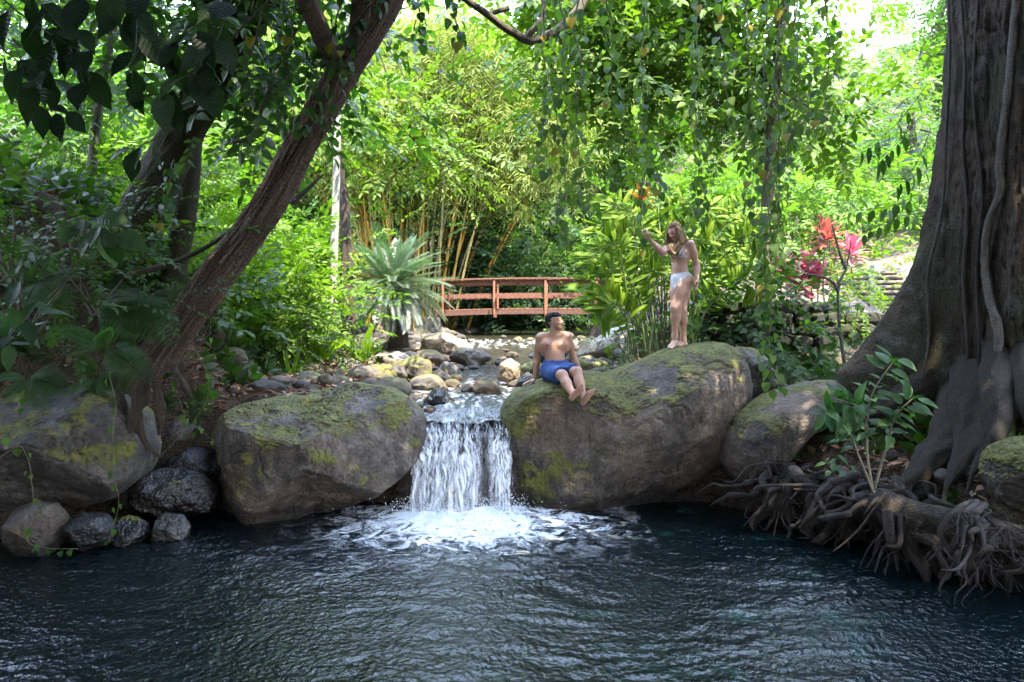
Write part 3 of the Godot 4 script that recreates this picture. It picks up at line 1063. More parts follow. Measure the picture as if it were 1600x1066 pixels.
func cobble_shape(k: int) -> ArrayMesh:
	var g := RandomNumberGenerator.new()
	g.seed = 500 + k
	var planes := []
	for q in 11:
		planes.append([Vector3(g.randfn(), g.randfn(), g.randfn()).normalized(), g.randf_range(0.62, 0.95)])
	var ic := ico(3)
	var mb := MB.new()
	for q in ic[0]:
		var cut := 1.0
		for pl in planes:
			var c: float = q.dot(pl[0])
			if c > pl[1]:
				cut = minf(cut, lerpf(1.0, pl[1] / c, 0.8))
		mb.vert(q * cut * (1.0 + 0.12 * n3(q + Vector3.ONE * k * 5.0, 1.2)))
	mb.i = ic[1]
	var n := mb.normals()
	var tones := [Color(0.19, 0.155, 0.125), Color(0.25, 0.2, 0.16), Color(0.15, 0.13, 0.12), Color(0.3, 0.245, 0.19), Color(0.17, 0.14, 0.1), Color(0.12, 0.105, 0.1), Color(0.22, 0.17, 0.13), Color(0.2, 0.18, 0.16)]
	for q in mb.v.size():
		var a := n3(mb.v[q] + Vector3.ONE * k * 3.0, 2.5)
		var col: Color = tones[k] * Color(0.82, 0.74, 0.66) * (0.9 + 0.6 * a)
		var m := sm(0.2, 0.5, n[q].y * 0.6 + a - (0.1 if k % 3 == 0 else 0.7))
		col = col.lerp(Color(0.12, 0.125, 0.02), m * 0.8)
		col.a = 1.0
		mb.c[q] = col
	return mb.mesh()


# ---------- the bridge, the wall, the steps
func make_bridge() -> void:
	var a := at(686, 486, 22.6)
	var b := at(1012, 486, 22.6)
	var o := thing("footbridge", "red-brown timber footbridge with railings crossing the stream behind the people", "bridge", a)
	var along := (b - a)
	along.y = 0.0
	var len := along.length()
	along = along.normalized()
	var bas := Basis(along, Vector3.UP, along.cross(Vector3.UP))
	if bas.determinant() < 0:
		bas.z = -bas.z
	o.basis = bas
	var red := Color(0.2, 0.07, 0.035)
	var lit := Color(0.34, 0.125, 0.055)
	var idn := Basis.IDENTITY
	var arch := func(x): return 0.07 * (1.0 - pow(2.0 * x / len - 1.0, 2.0))
	# z is towards the camera; the walk lies between z = 0 and z = -1.1
	for s in [0.0, -1.15]:
		var n := 20
		for row in [[0.93, 0.02, 0.11, "handrail"], [0.83, 0.06, 0.022, "rail_board"], [0.42, 0.066, 0.02, "rail_board"], [-0.09, 0.07, 0.04, "beam"]]:
			var mb := MB.new()
			for k in n:
				var x0 := -0.12 + (len + 0.4) * k / n
				var x1 := -0.12 + (len + 0.4) * (k + 1) / n
				var y: float = row[0] + (arch.call(x0) + arch.call(x1)) / 2
				var tilt: float = atan2(arch.call(x1) - arch.call(x0), x1 - x0)
				box(mb, Vector3((x0 + x1) / 2, y, s + (0.0 if row[3] != "rail_board" else -0.045)), Vector3((x1 - x0) / 2, row[1], row[2]), Basis(Vector3.BACK, tilt), red.lerp(lit, 0.3 if row[3] == "handrail" else 0.15) if row[3] != "beam" else red * 0.7)
			part(row[3], mb.mesh(), M.wood, o)
	for k in 5:
		for s in [0.0, -1.15]:
			var x := 0.12 + 1.565 * k + (0.09 if s < 0 else 0.0)
			var mb := MB.new()
			var y: float = arch.call(x)
			box(mb, Vector3(x, 0.37 + y, s + 0.055), Vector3(0.036, 0.55, 0.033), idn, lit, 0.008)
			part("post", mb.mesh(), M.wood, o)
		var jb := MB.new()
		box(jb, Vector3(0.15 + 1.565 * k, -0.2 + arch.call(0.12 + 1.565 * k), -0.57), Vector3(0.05, 0.05, 0.66), idn, red)
		part("joist", jb.mesh(), M.wood, o)
	var shapes := []
	for k in 4:
		var mb := MB.new()
		box(mb, Vector3.ZERO, Vector3(0.068, 0.02, 0.6), idn, red.lerp(lit, rng.randf() * 0.6) * rr(0.7, 1.1), 0.006)
		shapes.append(mb.mesh())
	for k in 46:
		var x := -0.1 + 0.146 * k
		var p := part("plank", shapes[k % 4], M.wood, o)
		p.position = Vector3(x, 0.0 + arch.call(x) + rr(-0.002, 0.002), -0.57)
	for k in 2:
		var mb := MB.new()
		box(mb, Vector3(-0.25 + k * (len + 0.5), -0.62, -0.57), Vector3(0.3, 0.42, 0.7), idn, Color(0.09, 0.075, 0.06), 0.03)
		part("abutment", mb.mesh(), M.rock, o)


func make_wall_and_steps() -> void:
	# stacked stones holding up the terrace
	var o := thing("stone_wall", "mossy dry-stone retaining wall behind the huge boulder, right of the woman", "wall", at(1080, 560, 12.4))
	var base := o.position
	var shapes := []
	for k in 6:
		var ic := ico(3)
		var mb := MB.new()
		for q in ic[0]:
			var p := Vector3(signf(q.x) * pow(absf(q.x), 0.6), signf(q.y) * pow(absf(q.y), 0.6), signf(q.z) * pow(absf(q.z), 0.6))
			mb.vert(p * (0.86 + 0.16 * n3(q + Vector3.ONE * k * 4.0, 1.6)))
		mb.i = ic[1]
		var n := mb.normals()
		for q in mb.v.size():
			var f := n3(mb.v[q] + Vector3.ONE * k, 2.0)
			var c := Color(0.055, 0.045, 0.033) * (0.9 + 0.8 * f)
			c = c.lerp(Color(0.055, 0.07, 0.014), sm(0.0, 0.5, n[q].y * 0.5 + f + 0.25) * 0.85)
			c.a = 1
			mb.c[q] = c
		shapes.append(mb.mesh())
	for row in 5:
		var x := 0.0 + 0.1 * (row % 2)
		while x < 4.4:
			var w := rr(0.11, 0.24)
			if row < 4 or x < 2.25:
				var s := part("stone", shapes[rng.randi() % 6], M.cobble, o)
				s.transform = Transform3D(Basis(Vector3.UP, rr(-0.2, 0.2)).rotated(Vector3.FORWARD, rr(-0.12, 0.12)) * Basis.from_scale(Vector3(w, rr(0.1, 0.135), 0.2)), Vector3(x + w, 0.1 + 0.19 * row, rr(-0.05, 0.05) - 0.1 + (0.0 if x < 2.3 else -0.35)))
			x += w * 1.8
	# log steps up the earth slope
	var foot := at(1408, 488, 16.6)
	var st := thing("stairway", "earth stairway with pale log risers climbing the slope behind the big tree", "stairs", foot)
	for k in 8:
		var mb := MB.new()
		var p := Vector3(rr(-0.03, 0.03) + 0.03 * k, 0.06 + 0.135 * k, -0.3 * k)
		stick(mb, p - Vector3(0.62, 0, 0), p + Vector3(0.75, 0.01, 0), 0.062, 0.056, 10, Color(0.3, 0.23, 0.16), Color(0.42, 0.34, 0.25))
		part("log_riser", mb.mesh(), M.smooth_bark, st)
		mb = MB.new()
		box(mb, p + Vector3(0.06, 0.02, -0.17), Vector3(0.64, 0.035, 0.13), Basis.IDENTITY, Color(0.3, 0.22, 0.16), 0.02)
		part("tread", mb.mesh(), M.soil, st)
	var pb := MB.new()
	stick(pb, Vector3(-0.68, -0.1, 0.12), Vector3(-0.62, 1.05, -0.1), 0.06, 0.055, 10, Color(0.42, 0.38, 0.34), Color(0.6, 0.56, 0.5))
	part("post", pb.mesh(), M.smooth_bark, st)


# ---------- people: tapered bones joined by a soft sum, meshed as surface nets
class Field:
	var bones := []

	func add(a: Vector3, b: Vector3, ra: float, rb: float, axis := Vector3.ZERO, flat := 1.0) -> void:
		bones.append([a, b, ra, rb, axis.normalized(), flat])

	func chain(p: Array, r: Array) -> void:
		for k in p.size() - 1:
			add(p[k], p[k + 1], r[k], r[k + 1])

	static func dist(q: Array, p: Vector3) -> float:
		var a: Vector3 = q[0]
		var ab: Vector3 = q[1] - a
		var ap := p - a
		if q[5] != 1.0:
			var ax: Vector3 = q[4]
			ap += ax * ap.dot(ax) * (1.0 / q[5] - 1.0)
			ab += ax * ab.dot(ax) * (1.0 / q[5] - 1.0)
		var t := clampf(ap.dot(ab) / maxf(ab.length_squared(), 1e-9), 0.0, 1.0)
		return (ap - ab * t).length() - lerpf(q[2], q[3], t)

	func build(mb: MB, cell: float, k: float, colour: Callable, cut = null) -> void:
		var lo := Vector3.ONE * 1e9
		var hi := -lo
		var m := 3.0 / k + 2.0 * cell
		for q in bones:
			var r: float = maxf(q[2], q[3])
			lo = lo.min(q[0].min(q[1]) - Vector3.ONE * (r + m))
			hi = hi.max(q[0].max(q[1]) + Vector3.ONE * (r + m))
		var nx := int((hi.x - lo.x) / cell) + 2
		var ny := int((hi.y - lo.y) / cell) + 2
		var nzz := int((hi.z - lo.z) / cell) + 2
		var f := PackedFloat32Array()
		f.resize(nx * ny * nzz)
		f.fill(0.0)
		for q in bones:
			var r: float = maxf(q[2], q[3]) + m
			var l: Vector3 = ((q[0].min(q[1]) - Vector3.ONE * r - lo) / cell).floor().max(Vector3.ZERO)
			var h: Vector3 = ((q[0].max(q[1]) + Vector3.ONE * r - lo) / cell).ceil().min(Vector3(nx - 1, ny - 1, nzz - 1))
			for z in range(int(l.z), int(h.z) + 1):
				for y in range(int(l.y), int(h.y) + 1):
					for x in range(int(l.x), int(h.x) + 1):
						var d := dist(q, lo + Vector3(x, y, z) * cell)
						if d < m:
							f[(z * ny + y) * nx + x] += exp(-k * d)
		for j in f.size():
			f[j] = -log(f[j]) / k if f[j] > 1e-9 else 1.0
		if cut != null:
			for z in nzz:
				for y in ny:
					for x in nx:
						var j := (z * ny + y) * nx + x
						if f[j] < 0.05:
							f[j] = maxf(f[j], cut.call(lo + Vector3(x, y, z) * cell))
		var id := PackedInt32Array()
		id.resize(nx * ny * nzz)
		id.fill(-1)
		var off := [0, 1, nx, nx + 1, nx * ny, nx * ny + 1, nx * ny + nx, nx * ny + nx + 1]
		var cor := [Vector3(0, 0, 0), Vector3(1, 0, 0), Vector3(0, 1, 0), Vector3(1, 1, 0), Vector3(0, 0, 1), Vector3(1, 0, 1), Vector3(0, 1, 1), Vector3(1, 1, 1)]
		var edges := [[0, 1], [2, 3], [4, 5], [6, 7], [0, 2], [1, 3], [4, 6], [5, 7], [0, 4], [1, 5], [2, 6], [3, 7]]
		for z in nzz - 1:
			for y in ny - 1:
				for x in nx - 1:
					var j := (z * ny + y) * nx + x
					var inside := 0
					for e in 8:
						if f[j + off[e]] < 0.0:
							inside += 1
					if inside == 0 or inside == 8:
						continue
					var s := Vector3.ZERO
					var n := 0
					for e in edges:
						var a := f[j + off[e[0]]]
						var b := f[j + off[e[1]]]
						if (a < 0.0) != (b < 0.0):
							s += cor[e[0]].lerp(cor[e[1]], a / (a - b))
							n += 1
					var p := lo + (Vector3(x, y, z) + s / n) * cell
					id[j] = mb.vert(p, colour.call(p))
		for z in range(1, nzz - 1):
			for y in range(1, ny - 1):
				for x in range(1, nx - 1):
					var j := (z * ny + y) * nx + x
					var s := f[j] < 0.0
					if s != (f[j + 1] < 0.0):
						face(mb, id[j - nx - nx * ny], id[j - nx * ny], id[j], id[j - nx], s)
					if s != (f[j + nx] < 0.0):
						face(mb, id[j - 1 - nx * ny], id[j - 1], id[j], id[j - nx * ny], s)
					if s != (f[j + nx * ny] < 0.0):
						face(mb, id[j - 1 - nx], id[j - nx], id[j], id[j - 1], s)

	func face(mb: MB, a: int, b: int, c: int, d: int, s: bool) -> void:
		if mini(mini(a, b), mini(c, d)) < 0:
			return
		if s:
			mb.quad(a, d, c, b)
		else:
			mb.quad(a, b, c, d)


func hand(mb: MB, wrist: Vector3, palm: Vector3, out: Vector3, across: Vector3, curl: float, col: Callable, scale := 1.0) -> void:
	# out: the way the fingers point; across: towards the thumb; palm: the way the palm faces
	var f := Field.new()
	out = out.normalized()
	across = (across - out * across.dot(out)).normalized()
	palm = out.cross(across).normalized() * (1.0 if out.cross(across).dot(palm) > 0 else -1.0)
	var s := scale
	f.add(wrist, wrist + out * 0.04 * s, 0.025 * s, 0.03 * s, palm, 0.62)
	for k in 4:
		var w := (1.5 - k) * 0.019 * s
		f.add(wrist + out * 0.03 * s + across * w * 0.7, wrist + out * 0.085 * s + across * w, 0.014 * s, 0.011 * s)
		var l: float = [0.07, 0.078, 0.072, 0.056][k] * s
		var a := wrist + out * 0.088 * s + across * w
		var d1 := out.rotated(across, 0.0)
		d1 = (out * cos(curl * 0.5) + palm * sin(curl * 0.5)).normalized()
		var d2 := (out * cos(curl * 1.4) + palm * sin(curl * 1.4)).normalized()
		var b := a + d1 * l * 0.55 + across * w * 0.12
		f.add(a, b, 0.0095 * s, 0.0085 * s)
		f.add(b, b + d2 * l * 0.5, 0.0085 * s, 0.007 * s)
	var ta := wrist + out * 0.02 * s + across * 0.028 * s
	var tb := ta + (out * 0.75 + across * 0.7 + palm * 0.25).normalized() * 0.04 * s
	f.add(ta, tb, 0.014 * s, 0.0105 * s)
	f.add(tb, tb + (out + across * 0.25 + palm * 0.5).normalized() * 0.034 * s, 0.0105 * s, 0.008 * s)
	f.build(mb, 0.0042, 220.0, col)


func foot(mb: MB, heel: Vector3, toe: Vector3, up: Vector3, big: float, col: Callable) -> void:
	# big: +1 or -1, the side of the big toe
	var f := Field.new()
	var out := (toe - heel).normalized()
	up = (up - out * up.dot(out)).normalized()
	var side := out.cross(up) * big
	var l := heel.distance_to(toe)
	f.add(heel + up * 0.028, heel + up * 0.03 + out * l * 0.3, 0.034, 0.036)
	f.add(heel + up * 0.045 + out * l * 0.25, heel + up * 0.02 + out * l * 0.72, 0.036, 0.022, side, 1.2)
	for k in 5:
		var w := (2.0 - k) * 0.0165
		f.add(heel + out * l * 0.35 + side * w * 0.6 + up * 0.02, heel + out * l * (0.76 - 0.025 * k) + side * w + up * 0.014, 0.018, 0.015)
		var a := heel + out * l * (0.78 - 0.03 * k) + side * w * 1.1 + up * 0.014
		f.add(a, a + out * l * (0.21 - 0.022 * k) - up * 0.002, 0.012 if k == 0 else 0.0085, 0.011 if k == 0 else 0.0075)
	f.build(mb, 0.0055, 160.0, col)


func head_bones(f: Field, c: Vector3, look: Vector3, up: Vector3, s: float) -> Basis:
	var z := look.normalized()
	var x := up.cross(z).normalized()
	var y := z.cross(x)
	var b := Basis(x, y, z)
	f.add(c + b * Vector3(0, 0.035, -0.018) * s, c + b * Vector3(0, 0.03, 0.012) * s, 0.082 * s, 0.078 * s, x, 0.9)
	f.add(c + b * Vector3(0, -0.03, 0.02) * s, c + b * Vector3(0, -0.075, 0.05) * s, 0.058 * s, 0.03 * s, x, 0.95)
	f.add(c + b * Vector3(-0.022, -0.06, 0.04) * s, c + b * Vector3(0.022, -0.06, 0.04) * s, 0.03 * s, 0.03 * s)
	f.add(c + b * Vector3(0, 0.016, 0.085) * s, c + b * Vector3(0, -0.018, 0.106) * s, 0.009 * s, 0.013 * s)
	f.add(c + b * Vector3(-0.012, -0.022, 0.092) * s, c + b * Vector3(0.012, -0.022, 0.092) * s, 0.009 * s, 0.009 * s)
	f.add(c + b * Vector3(-0.035, 0.03, 0.07) * s, c + b * Vector3(0.035, 0.03, 0.07) * s, 0.014 * s, 0.014 * s)
	f.add(c + b * Vector3(-0.018, -0.046, 0.078) * s, c + b * Vector3(0.018, -0.046, 0.078) * s, 0.0095 * s, 0.0095 * s)
	for e in [-1.0, 1.0]:
		f.add(c + b * Vector3(e * 0.035, -0.012, 0.062) * s, c + b * Vector3(e * 0.045, -0.012, 0.045) * s, 0.022 * s, 0.02 * s)
		f.add(c + b * Vector3(e * 0.079, 0.018, -0.008) * s, c + b * Vector3(e * 0.077, -0.018, 0.0) * s, 0.013 * s, 0.009 * s, x, 0.5)
	return b


func face_colour(p: Vector3, c: Vector3, b: Basis, s: float, skin: Color, beard: float) -> Color:
	var q := b.transposed() * (p - c) / s
	var col := skin
	if q.z > 0.035:
		var mouth := Vector2(q.x / 0.027, (q.y + 0.046 - 0.3 * absf(q.x) * 0.4) / 0.0075).length()
		col = col.lerp(Color(0.34, 0.11, 0.09), sm(1.2, 0.8, mouth))
		col = col.lerp(Color(0.75, 0.7, 0.64), sm(1.1, 0.7, Vector2(q.x / 0.02, (q.y + 0.044) / 0.0038).length()) * 0.8)
		for e in [-1.0, 1.0]:
			var eye := Vector2((q.x - e * 0.032) / 0.0135, (q.y - 0.008) / 0.006).length()
			col = col.lerp(Color(0.03, 0.02, 0.016), sm(1.25, 0.8, eye))
			var brow := Vector2((q.x - e * 0.033) / 0.022, (q.y - 0.03 - 0.006 * (1.0 - absf(q.x - e * 0.033) * 40.0)) / 0.0055).length()
			col = col.lerp(Color(0.04, 0.025, 0.018), sm(1.2, 0.8, brow) * 0.85)
		col = col.lerp(Color(skin.r * 1.05, skin.g * 0.82, skin.b * 0.8), sm(1.2, 0.3, Vector2((absf(q.x) - 0.042) / 0.025, (q.y + 0.02) / 0.022).length()) * 0.5)
	if beard > 0.0 and q.y < -0.03 and q.z > 0.0:
		col = col.lerp(skin * 0.55, beard * sm(-0.03, -0.05, q.y))
	col.a = 1.0
	return col


func body_noise(p: Vector3, skin: Color) -> Color:
	var c := skin * (1.0 + 0.14 * n3(p, 9.0) + 0.1 * n3(p, 30.0))
	c.a = 1.0
	return c


func make_people() -> void:
	make_woman()
	make_man()


func make_woman() -> void:
	var o := thing("person", "woman in white bikini with long fair hair standing on the huge boulder", "person", at(1057.6, 540.5, 9.72))
	var skin := Color(0.5, 0.295, 0.215)
	var hc := Vector3(-0.035, 1.485, 0.02)
	var f := Field.new()
	var head := Field.new()
	var look := Vector3(-0.8, -0.48, 0.62)
	var hb := head_bones(head, hc, look, Vector3(-0.32, 1, 0.12), 0.97)
	var front := Vector3(-0.62, 0.0, 0.78)
	var side := Vector3(0.78, 0, 0.62)
	# torso
	f.add(Vector3(0.02, 1.42, 0), Vector3(0.045, 1.34, -0.01), 0.046, 0.052)
	f.add(Vector3(0.045, 1.27, -0.01), Vector3(0.04, 1.15, 0.0), 0.112, 0.108, front, 0.8)
	f.add(Vector3(0.04, 1.14, 0.0), Vector3(0.03, 1.02, 0.01), 0.1, 0.098, front, 0.78)
	f.add(Vector3(0.03, 0.98, 0.01), Vector3(0.045, 0.87, 0.0), 0.105, 0.128, front, 0.85)
	f.add(Vector3(0.045, 0.325 + 1.0, -0.01) - side * 0.1, Vector3(0.045, 1.325, -0.01) + side * 0.1, 0.043, 0.043)
	for e in [-1.0, 1.0]:
		f.add(Vector3(0.045, 1.215, 0) + side * e * 0.062 + front * 0.062, Vector3(0.045, 1.2, 0) + side * e * 0.062 + front * 0.075, 0.052, 0.05)
		f.add(Vector3(0.05, 0.855, 0) + side * e * 0.06 - front * 0.055, Vector3(0.05, 0.85, 0) + side * e * 0.06 - front * 0.06, 0.085, 0.085)
	# arms
	var rs := Vector3(0.045, 1.33, -0.01) - side * 0.145
	var el := Vector3(-0.225, 1.2, 0.17)
	var wr := Vector3(-0.41, 1.38, 0.22)
	f.chain([rs, rs.lerp(el, 0.45), el], [0.046, 0.043, 0.034])
	f.chain([el, el.lerp(wr, 0.35), wr], [0.035, 0.035, 0.023])
	var ls := Vector3(0.045, 1.33, -0.01) + side * 0.145
	var le := Vector3(0.245, 1.06, 0.02)
	var lw := Vector3(0.235, 0.86, 0.11)
	f.chain([ls, ls.lerp(le, 0.45), le], [0.048, 0.044, 0.035])
	f.chain([le, le.lerp(lw, 0.35), lw], [0.036, 0.036, 0.024])
	# legs
	var h1 := Vector3(-0.005, 0.84, 0.06)
	var k1 := Vector3(-0.055, 0.5, 0.14)
	var a1 := Vector3(-0.04, 0.125, 0.06)
	f.chain([h1, h1.lerp(k1, 0.4), k1], [0.098, 0.084, 0.056])
	f.chain([k1, k1.lerp(a1, 0.33) - front * 0.015, a1], [0.055, 0.056, 0.034])
	var h2 := Vector3(0.09, 0.84, 0.0)
	var k2 := Vector3(0.055, 0.47, 0.04)
	var a2 := Vector3(0.095, 0.075, -0.05)
	f.chain([h2, h2.lerp(k2, 0.4), k2], [0.098, 0.082, 0.055])
	f.chain([k2, k2.lerp(a2, 0.33) - front * 0.015, a2], [0.054, 0.056, 0.034])
	f.add(a1, a1 + Vector3(0.0, -0.05, 0.0), 0.034, 0.032)
	f.add(a2, a2 + Vector3(0.0, -0.05, 0.0), 0.034, 0.032)
	var sc := func(p): return body_noise(p, skin)
	var mb := MB.new()
	f.build(mb, 0.012, 55.0, sc)
	head.add(hc + hb * Vector3(0, -0.05, -0.01), Vector3(0.03, 1.36, 0), 0.045, 0.045)
	head.build(mb, 0.0042, 130.0, func(p): return face_colour(p, hc, hb, 0.97, body_noise(p, skin), 0.0))
	hand(mb, wr, Vector3(0.3, -0.3, -1), Vector3(-0.6, 0.75, 0.1), Vector3(0.5, 0.3, 0.8), 0.9, sc, 0.95)
	hand(mb, lw, Vector3(-1, 0, -0.3), Vector3(-0.1, -1, 0.15), Vector3(-0.4, -0.1, 1), 0.45, sc, 0.98)
	foot(mb, a1 + Vector3(0.035, -0.105, -0.05), a1 + Vector3(-0.105, -0.16, 0.13), Vector3(-0.1, 1, 0.2), -1.0, sc)
	foot(mb, a2 + Vector3(0.035, -0.085, -0.045), a2 + Vector3(-0.15, -0.085, 0.1), Vector3(0, 1, 0.1), 1.0, sc)
	part("body", mb.mesh(), M.skin, o)
	# bikini: the body's own surface, a little proud, cut to its cloth
	var white := Color(0.62, 0.6, 0.62)
	var g := Field.new()
	for q in f.bones:
		if q[0].y > 1.1 and q[1].y > 1.1 and q[0].x > -0.2 and q[0].x < 0.2:
			g.bones.append([q[0], q[1], q[2] + 0.006, q[3] + 0.006, q[4], q[5]])
	var ctr := Vector3(0.045, 1.2, 0)
	var top_cut := func(p):
		var q: Vector3 = p - ctr
		var s: float = absf(q.dot(side))
		var fr: float = q.dot(front)
		var band: float = absf(q.y + 0.045) - 0.009
		var cup: float = maxf(maxf(-0.045 - q.y, (q.y + 0.045) / 0.115 - (1.0 - absf(s - 0.06) / 0.058)) * 0.05, 0.02 - fr)
		var strap: float = maxf(absf(s - 0.065) - 0.006, maxf(0.0 - q.y, fr - 0.2))
		return minf(minf(band, cup), strap)
	mb = MB.new()
	g.build(mb, 0.007, 55.0, func(p): return Color(0.06, 0.06, 0.09) if absf(absf((p - ctr).dot(side)) - 0.06 - (p.y - 1.17) * 0.3) < 0.007 and p.y < 1.24 and (p - ctr).dot(front) > 0.03 and p.y > 1.165 else white, top_cut)
	part("bikini_top", mb.mesh(), M.cloth, o)
	g = Field.new()
	for q in f.bones:
		if q[0].y > 0.7 and q[0].y < 1.1 and q[1].y > 0.35 and absf(q[0].x) < 0.2:
			g.bones.append([q[0], q[1], q[2] + 0.006, q[3] + 0.006, q[4], q[5]])
	var pc := Vector3(0.04, 0.86, 0.02)
	mb = MB.new()
	g.build(mb, 0.008, 55.0, func(p): return white * 0.55 if p.y > 0.945 + 0.2 * (p - pc).dot(side) * 0.6 and p.y < 0.95 else white, func(p):
		var q: Vector3 = p - pc
		var s: float = q.dot(side)
		var fr: float = q.dot(front)
		var top: float = q.y - 0.085 - 0.25 * s
		var low: float = 0.085 + 0.25 * s - 0.028 - q.y
		var vee: float = (absf(s) - 0.018 - (q.y + 0.1) * (0.6 if fr > 0 else 0.75)) * 0.7
		return maxf(maxf(top, minf(low, vee)), -0.13 - q.y))
	part("bikini_bottom", mb.mesh(), M.cloth, o)
	# hair
	var hf := Field.new()
	var hairdir := hb * Vector3(0, 0.02, -0.03)
	hf.add(hc + hb * Vector3(0, 0.048, -0.03), hc + hb * Vector3(0, 0.052, 0.0), 0.086, 0.082, hb.x, 0.93)
	hf.add(hc + hb * Vector3(0, 0.0, -0.045), hc + hb * Vector3(0, -0.05, -0.05), 0.075, 0.06)
	var locks := rng
	for k in 26:
		var e := -1.0 if k % 2 == 0 else 1.0
		var a := hc + hb * Vector3(e * rr(0.055, 0.085), rr(-0.02, 0.06), rr(-0.05, 0.035))
		var fall := Vector3(-0.06 if e < 0 else 0.07, 0, 0.09 if e < 0 else 0.02)
		var b := Vector3(a.x, 1.36, a.z) + fall * 0.7 + rdir() * 0.015
		var c := Vector3(-0.1 + rr(-0.02, 0.05), rr(1.1, 1.24), 0.1 + rr(-0.02, 0.05)) if e < 0 or k % 3 == 0 else Vector3(0.06 + rr(-0.03, 0.04), rr(1.18, 1.3), -0.06 + rr(-0.04, 0.03))
		hf.chain([a, b, b.lerp(c, 0.5) + rdir() * 0.015, c], [0.02, 0.022, 0.019, 0.008])
	mb = MB.new()
	hf.build(mb, 0.006, 170.0, func(p):
		var s: float = n3(Vector3(p.x * 1.0, p.y * 0.12, p.z), 55.0)
		var c: Color = Color(0.115, 0.07, 0.04).lerp(Color(0.33, 0.225, 0.13), clampf(0.35 + s * 0.9 + (1.42 - p.y) * 1.6, 0, 1))
		return c, func(p):
		var q: Vector3 = hb.transposed() * (p - hc)
		return maxf(-1.0, minf(minf(0.075 - absf(q.x) * 1.15, q.z - 0.03 - 0.25 * (0.09 - q.y)), 0.085 - q.y)) if q.z > 0.0 and q.y > -0.1 else -1.0)
	part("hair", mb.mesh(), M.hair, o)


